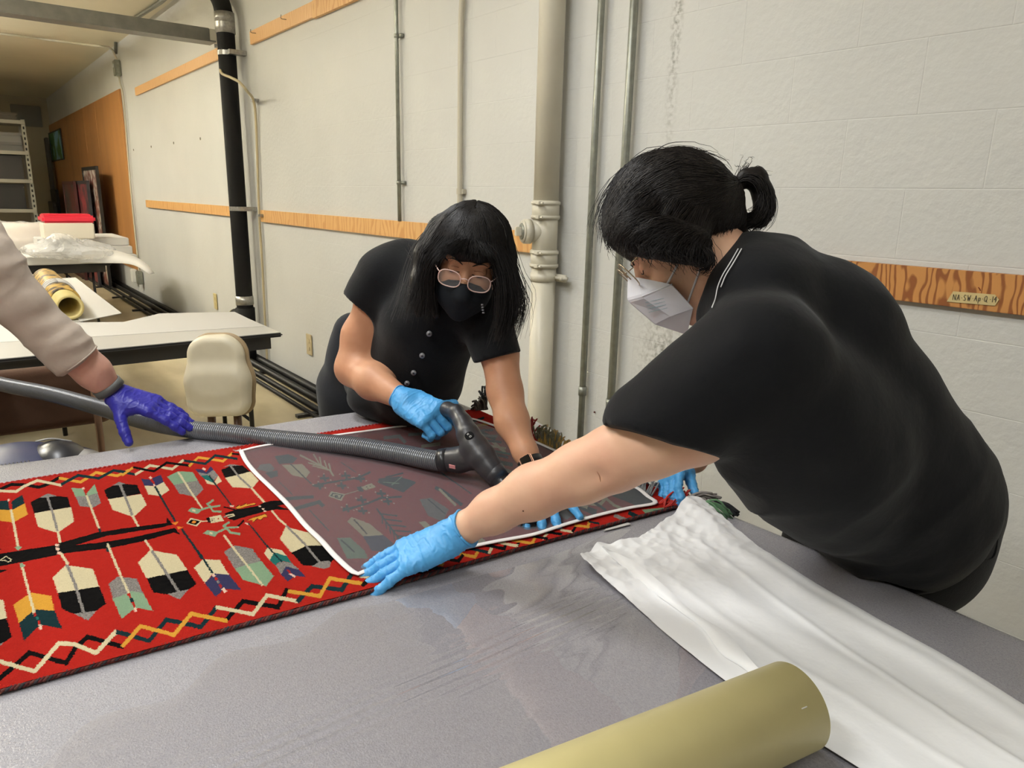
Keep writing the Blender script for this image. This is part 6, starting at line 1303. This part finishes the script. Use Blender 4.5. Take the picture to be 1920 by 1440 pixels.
# respirator
m_mask2 = mat('mask_white', (218, 219, 226), rough=.6, bump=.15, bscale=60, bdist=.002)
K = dict(A=(0, .006, .105), A2=(.028, -.008, .093), B=(0, -.026, .128), C=(0, -.084, .114), S=(.066, -.048, .062), D=(.058, -.098, .055), Ebot=(0, -.130, .080), M_=(.036, -.036, .108), Cm=(.034, -.088, .088))
def msk():
    v = []; f = []; idx = {}
    def V_(k, s):
        if (k, s if K[k][0] else 1) not in idx:
            x, y, z = K[k]; idx[(k, s if x else 1)] = len(v); v.append(L2(s*x, y, z))
        return idx[(k, s if K[k][0] else 1)]
    for s in (1, -1):
        for t in (('A', 'A2', 'M_', 'B'), ('A2', 'S', 'M_'), ('B', 'M_', 'Cm', 'C'), ('M_', 'S', 'D', 'Cm'), ('C', 'Cm', 'D', 'Ebot')):
            q = tuple(V_(k, s) for k in t); f.append(q if s == 1 else q[::-1])
    return v, f
v, f = msk(); mo = MB().add(v, f).build('respirator', m_mask2, P2); md = mo.modifiers.new('b', 'BEVEL'); md.width = .004; md.segments = 2; mo.modifiers.new('s', 'SOLIDIFY').thickness = .002
L_s = lambda k, s=1: L2(K[k][0]*s, K[k][1], K[k][2])
m_strap = mat('strap_white', (226, 224, 226), rough=.6)
for s in (1, -1):
    MB().tube([L_s('M_', s)+M2h[:, 0]*.0015*s, L_s('S', s)+M2h[:, 0]*.0015*s], .0016, 6, flat=.6).build('crease_seam', m_mask2, mo, True)
    if s == 1:
        for q in (((1243, 546), (1250, 533), (1260, 515), (1270, 497)), ((1287, 577), (1294, 558), (1304, 530), (1315, 500))):
            hp_ = [hit(bt2, x, y, 1.1) for x, y in q]; MB().tube(smooth_path([np.array(p[0])+np.array(p[1])*.002 for p in hp_], 10), .0021, 6, flat=.6).build('strap', m_strap, mo, True)
        continue
    for a_, e_ in (('S', L2(s*.078, .008, .03)), ('D', L2(s*.080, -.028, -.010))): MB().tube(smooth_path([L_s(a_, s), (L_s(a_, s)+e_)/2+M2h[:, 0]*s*.006, e_+M2h[:, 0]*s*.004], 10), .0018, 6, flat=.6).build('strap', m_strap, mo, True)
tl = mat('print_teal', (140, 184, 190), rough=.6); tb_ = bvh(mo)
for k in range(4):
    a = np.array([1212+k*2, 566+k*6.]); b_ = a+np.array([34, -8]); pts = [hit(tb_, *(a+(b_-a)*t), 1.1) for t in (0, .5, 1)]
    MB().tube([np.array(p[0])+np.array(p[1])*.0022 for p in pts], .0011, 5, flat=.3).build('faded_print', tl, mo)
# strap of the lanyard over the collar
for o1 in (0, 5):
    pts = [hit(st2, x+o1*(1 if i else .5), y) for i, (x, y) in enumerate(())] if False else None
st2 = bvh(shirt2)
for off in (0, 6):
    pts = [hit(st2, x+off, y, 1.08) for x, y in ((1386, 470), (1372, 495), (1358, 518), (1349, 540), (1345, 562), (1338, 580))]
    if off: pts = pts[:4]
    MB().tube(smooth_path([np.array(p[0])+np.array(p[1])*.0035 for p in pts], 24), .0009, 6).build('neck_strap', m_strap, P2, True)
m_gold = mat('glasses_gold', (190, 170, 140), rough=.25, metal=.8)
glasses(L2, P2, .006, .101, .0235, .0235, .0010, m_gold, tilt=.2, wrap=.02)
for s in (-1, 1):
    lash = [on_face(bt2, L2(s*x, y, .09)) for x, y in ((.018, -.004), (.032, -.009), (.046, -.003))]; MB().tube(smooth_path(lash, 10), .0008, 6).build('eyelashes', m_lash, P2, True)
    br = [on_face(bt2, L2(s*x, y, .09), .0008) for x, y in ((.012, .016), (.03, .024), (.05, .018))]; MB().tube(smooth_path(br, 10), .0022, 6, flat=.5).build('eyebrow', m_lash, P2, True)
# hair
h2 = [S(1250, 397, 1.20, 110), S(1236, 400, 1.20, 98), S(1285, 392, 1.20, 98), S(1198, 421, 1.20, 56), S(1320, 400, 1.20, 68)]
for q in h2: q['k'] = .02
h2 += chain([(1172, 430, 1.17, 34), (1205, 440, 1.13, 36), (1257, 449, 1.10, 35), (1300, 464, 1.10, 30), (1318, 482, 1.10, 18)], k=.02)+chain([(1172, 430, 1.23, 34), (1205, 440, 1.27, 34)], k=.02)+chain([(1340, 400, 1.2, 56), (1368, 425, 1.2, 30), (1380, 445, 1.2, 14)], k=.02)
h2 += [ell(L2(.0, -.05, .10), (.10, .060, .055), M2h, .006, 's')]
h2 += chain([(1360, 350, 1.20, 24), (1384, 347, 1.20, 12), (1396, 332, 1.20, 16), (1418, 335, 1.2, 20), (1432, 360, 1.2, 19), (1434, 388, 1.2, 19), (1424, 408, 1.2, 17), (1406, 415, 1.2, 12), (1396, 412, 1.2, 6)], k=.006)
hair2 = sdf_obj('hair', h2, .0042, m_hair2, P2); displace(hair2, lambda P_: .005*vnoise(P_, 34, 91)+.002*vnoise(P_, 90, 92)); ht2 = bvh(hair2)
def g2(*p): return [W(x+(max(0, 1170-x)*.18 if x < 1170 else 0), y-(min(max((y-425)/40., 0), 1)*11 if x < 1345 else 0), d) for x, y, d in p]
secs = [
    ([g2((1372, 348, 1.18), (1330, 320, 1.14), (1280, 300, 1.13), (1225, 310, 1.12), (1175, 350, 1.13), (1140, 410, 1.14), (1138, 465, 1.15)), g2((1372, 350, 1.16), (1330, 345, 1.11), (1280, 340, 1.09), (1230, 350, 1.08), (1185, 385, 1.09), (1155, 430, 1.11), (1150, 478, 1.13)), g2((1372, 352, 1.15), (1330, 370, 1.09), (1280, 380, 1.08), (1235, 395, 1.07), (1200, 420, 1.07), (1180, 450, 1.09), (1180, 485, 1.11)), g2((1370, 356, 1.15), (1335, 390, 1.09), (1295, 410, 1.07), (1260, 425, 1.07), (1235, 440, 1.07), (1220, 465, 1.08), (1225, 492, 1.09)), g2((1370, 360, 1.15), (1345, 400, 1.10), (1320, 425, 1.08), (1295, 445, 1.07), (1275, 465, 1.08), (1270, 485, 1.08), (1285, 508, 1.09)), g2((1370, 365, 1.16), (1355, 405, 1.12), (1340, 435, 1.10), (1325, 460, 1.09), (1325, 480, 1.09), (1335, 498, 1.09), (1322, 520, 1.09))], 900, .85, .005, .004),
    ([g2((1370, 345, 1.2), (1320, 300, 1.2), (1270, 285, 1.2), (1215, 295, 1.2), (1160, 345, 1.2), (1130, 410, 1.2), (1130, 470, 1.19)), g2((1370, 345, 1.2), (1320, 296, 1.22), (1260, 280, 1.22), (1205, 305, 1.22), (1155, 350, 1.22), (1128, 405, 1.22), (1126, 440, 1.2))], 160, .5, .007, .007),
    ([g2((1372, 346, 1.2), (1320, 304, 1.17), (1262, 288, 1.17), (1205, 305, 1.16), (1155, 352, 1.16), (1132, 410, 1.17), (1134, 462, 1.17)), g2((1372, 348, 1.18), (1330, 320, 1.14), (1280, 300, 1.13), (1225, 310, 1.12), (1175, 350, 1.13), (1140, 410, 1.14), (1138, 465, 1.15)), g2((1372, 346, 1.2), (1315, 296, 1.21), (1255, 284, 1.21), (1200, 306, 1.21), (1152, 352, 1.21), (1130, 410, 1.2), (1130, 460, 1.19))], 520, .95, .006, .003),
    ([g2((1376, 348, 1.19), (1396, 328, 1.18), (1420, 330, 1.18), (1440, 358, 1.18), (1442, 392, 1.18), (1428, 416, 1.18), (1402, 424, 1.18)), g2((1376, 350, 1.2), (1396, 338, 1.19), (1416, 345, 1.18), (1424, 368, 1.18), (1424, 390, 1.18), (1412, 408, 1.18), (1394, 414, 1.18))], 300, 1.0, .004, .003),
    ([g2((1376, 346, 1.19), (1396, 326, 1.18), (1422, 328, 1.18), (1445, 358, 1.18), (1447, 394, 1.18), (1432, 420, 1.18), (1404, 430, 1.18)), g2((1376, 350, 1.19), (1396, 336, 1.18), (1418, 342, 1.17), (1430, 366, 1.17), (1430, 392, 1.17), (1416, 412, 1.17), (1392, 420, 1.17))], 170, 0, .004, .004),
    ([g2((1165, 440, 1.13), (1160, 462, 1.12), (1158, 480, 1.12), (1166, 490, 1.12)), g2((1200, 450, 1.09), (1200, 472, 1.08), (1206, 488, 1.08), (1220, 494, 1.09)), g2((1240, 460, 1.07), (1246, 480, 1.07), (1256, 494, 1.07), (1272, 500, 1.07)), g2((1290, 470, 1.07), (1296, 488, 1.07), (1304, 504, 1.07), (1320, 512, 1.07))], 170, 0, .003, .004),
    ([g2((1374, 354, 1.16), (1362, 380, 1.13), (1346, 408, 1.12), (1334, 432, 1.12), (1332, 446, 1.13)), g2((1376, 354, 1.17), (1374, 385, 1.15), (1366, 412, 1.14), (1356, 432, 1.14), (1352, 444, 1.15)), g2((1380, 354, 1.18), (1385, 385, 1.17), (1386, 412, 1.17), (1384, 432, 1.17), (1386, 446, 1.17))], 420, .98, .003, .003),
    ([g2((1372, 358, 1.15), (1330, 395, 1.09), (1290, 420, 1.07), (1250, 440, 1.06), (1215, 462, 1.07), (1200, 486, 1.08)), g2((1372, 360, 1.15), (1335, 405, 1.09), (1300, 435, 1.07), (1270, 455, 1.06), (1250, 475, 1.06), (1245, 496, 1.07)), g2((1372, 362, 1.15), (1345, 415, 1.10), (1320, 445, 1.08), (1300, 465, 1.07), (1292, 485, 1.07), (1290, 505, 1.07)), g2((1372, 364, 1.15), (1350, 420, 1.11), (1335, 450, 1.09), (1325, 475, 1.08), (1322, 495, 1.08), (1318, 512, 1.08))], 480, .92, .005, .004),
    ([g2((1138, 400, 1.16), (1132, 430, 1.16), (1132, 458, 1.16), (1146, 476, 1.15)), g2((1150, 420, 1.14), (1146, 445, 1.13), (1148, 466, 1.13), (1160, 482, 1.13))], 70, 0, .004, .005),
    ([g2((1378, 345, 1.2), (1388, 325, 1.2), (1392, 312, 1.2), (1382, 308, 1.2)), g2((1380, 345, 1.2), (1395, 322, 1.2), (1410, 314, 1.2), (1428, 322, 1.2))], 26, 0, .005, .006),
    ([g2((1300, 300, 1.18), (1330, 292, 1.18), (1352, 305, 1.18), (1366, 335, 1.18)), g2((1200, 300, 1.18), (1250, 272, 1.18), (1300, 276, 1.18), (1350, 300, 1.18))], 24, 0, .003, .006),
    ([g2((1320, 470, 1.08), (1336, 485, 1.07), (1340, 505, 1.07), (1325, 514, 1.07), (1315, 502, 1.07)), g2((1300, 465, 1.08), (1318, 480, 1.07), (1330, 500, 1.07), (1318, 520, 1.07), (1300, 512, 1.07))], 60, 0, .002, .003),
    ([g2((1150, 395, 1.18), (1132, 398, 1.18), (1122, 406, 1.18), (1128, 416, 1.18)), g2((1145, 420, 1.18), (1128, 430, 1.18), (1124, 445, 1.18), (1132, 455, 1.18))], 16, 0, .003, .004),
    ([g2((1385, 400, 1.2), (1400, 425, 1.2), (1404, 438, 1.2), (1392, 444, 1.2)), g2((1372, 420, 1.2), (1392, 438, 1.2), (1410, 436, 1.2), (1424, 430, 1.2))], 24, 0, .004, .005)]
VV, FF, n0 = [], [], 0
for k, (g, n, sn, jt, fz) in enumerate(secs):
    v, f = strands(g, n, 14, .0007, jt, fz, ht2 if sn else None, sn, .0012, seed=170+k); VV.append(v); FF.append(f+n0); n0 += len(v)
mesh_np('hair_strands', np.vstack(VV), np.vstack(FF), m_hair2, hair2, True, kind='stuff')
c_ = W(1378, 350, 1.2); ax = W(1392, 344, 1.2)-W(1366, 352, 1.2)
band('hair_tie', P2, c_, ax, .012, .010, m_band, .005)

# ------------------------------------------------------------------ person at the left, guiding the hose
P3 = empty('person', (-2.45, -.3, 0), 'person at the left edge in a stone coloured shirt and violet glove, guiding the hose', 'person')
w3 = W(214, 738, 1.86); f3 = W(352, 782, 1.90)-w3; d3 = cam2w((.40, -.84, -.36))
kw3 = dict(curl=((10, 8, 4), (8, 6, 4), (8, 6, 4), (10, 8, 4)), spread=(1, 0, -1, -2), thumb=(.52, .66, -.5), tb=4, s=1.10, kf=.007)
h3, _, _ = hand_prims(w3, f3, d3, -1, **{**kw3, 'g': -.0022})
sh3 = W(-100, 415, 1.66); sx = np.array([-2.40, -.25, 1.40])
arm3 = [cone(sh3, W(45, 573, 1.73), .055, .042, .02)]+chain([(45, 573, 1.73, 33), (130, 655, 1.78, 36), (175, 697, 1.82, 30), (214, 738, 1.86, 21)], k=.02)
hc3 = np.array([-2.38, -.02, 1.66]); M3 = ortho((.75, .5, -.45), (.3, .2, 1)); neck3 = np.array([-2.42, -.16, 1.50]); hp3, L3_ = head_prims(hc3, M3, neck3)
sR3 = np.array([-2.48, -.42, 1.40]); tor3 = [cone(sh3, sR3, .07, .07, .05), cone(neck3, (-2.46, -.22, 1.1), .055, .12, .04), cone((-2.46, -.22, 1.1), (-2.46, -.24, .95), .12, .14, .05), cone(sR3, (-2.42, -.48, 1.12), .052, .042, .02), cone((-2.42, -.48, 1.12), (-2.22, -.42, .97), .04, .026, .02)]
w3r = np.array([-2.20, -.41, .965]); hr3, _, _ = hand_prims(w3r, (1, .1, -.35), (.3, 0, 1), 1)
body3 = sdf_obj('body', hp3+arm3+h3+tor3+hr3, .0052, sk3, P3)
cuff_p = W(147, 677, 1.79); cuff_n = W(212, 735, 1.85)-W(120, 645, 1.77)
sh3p = [cone(sh3, sR3, .095, .095, .06), cone(sh3, W(-20, 500, 1.69), .084, R_(56, 1.69), .03)]+chain([(-20, 500, 1.69, 56), (42, 573, 1.73, 46), (104, 638, 1.77, 42)], k=.02)
sh3p += [clipped(W(104, 638, 1.77), W(170, 700, 1.81), R_(42, 1.77), R_(40, 1.81), cuff_n, cuff_p, .008), clipped(W(116, 646, 1.775), W(170, 700, 1.81), R_(45, 1.77), R_(43, 1.81), cuff_n, cuff_p, .002)]
sh3p += [cone(neck3-np.array([0, 0, .05]), (-2.46, -.22, 1.1), .115, .155, .06), ell(neck3-np.array([.01, .03, .06]), (.10, .13, .075), k=.04), cone((-2.46, -.22, 1.1), (-2.46, -.24, .9), .155, .165, .05), cone(sR3, (-2.43, -.48, 1.14), .075, .06, .03)]
shirt3 = sdf_obj('shirt', sh3p, .006, m_khaki, P3)
ad = W(147, 677, 1.79)-W(15, 530, 1.70); ad /= np.linalg.norm(ad)
def fold3(P_):
    t = P_@ad; Q_ = P_-np.outer(t, ad)*.0; Q_ = np.stack([t*2.0, (P_@np.cross(ad, [0, 0, 1]))*.7, P_[:, 2]*.7], 1)
    return .011*(.35-np.abs(vnoise(Q_, 13, 95))*2)+.003*vnoise(P_, 40, 96)
displace(shirt3, fold3)
st3 = bvh(shirt3); cuffb = band('rolled_cuff', shirt3, cuff_p-ad*.004, cuff_n, R_(39, 1.79), .004, m_khaki, .004)
make_glove('glove', P3, w3, f3, d3, -1, f3, m_gl3, wr=.031, clen=.006, seed=97, wa=.0012, **kw3)
wc = W(203, 726, 1.848); band('wrist_band', P3, wc, W(214, 738, 1.86)-W(175, 697, 1.82), .0345, .020, m_bandg, .003)
legs(P3, (-2.46, -.14, .88), (-2.46, -.34, .88), (-2.46, -.10, 0), (-2.46, -.38, 0), .09, .055, m_trs, [ell((-2.46, -.24, .9), (.13, .17, .12), k=.05)], toe=(1, 0, 0), h=.011)
h3p = [ell(L3_(0, .043, -.020), (.086, .088, .110), M3, .02), ell(L3_(0, .0, -.05), (.086, .085, .075), M3, .03), ell(L3_(0, -.052, .118), (.066, .092, .084), M3, .008, 's')]; sdf_obj('hair', h3p, .006, mat('hair_grey', (110, 100, 90), rough=.6), P3)
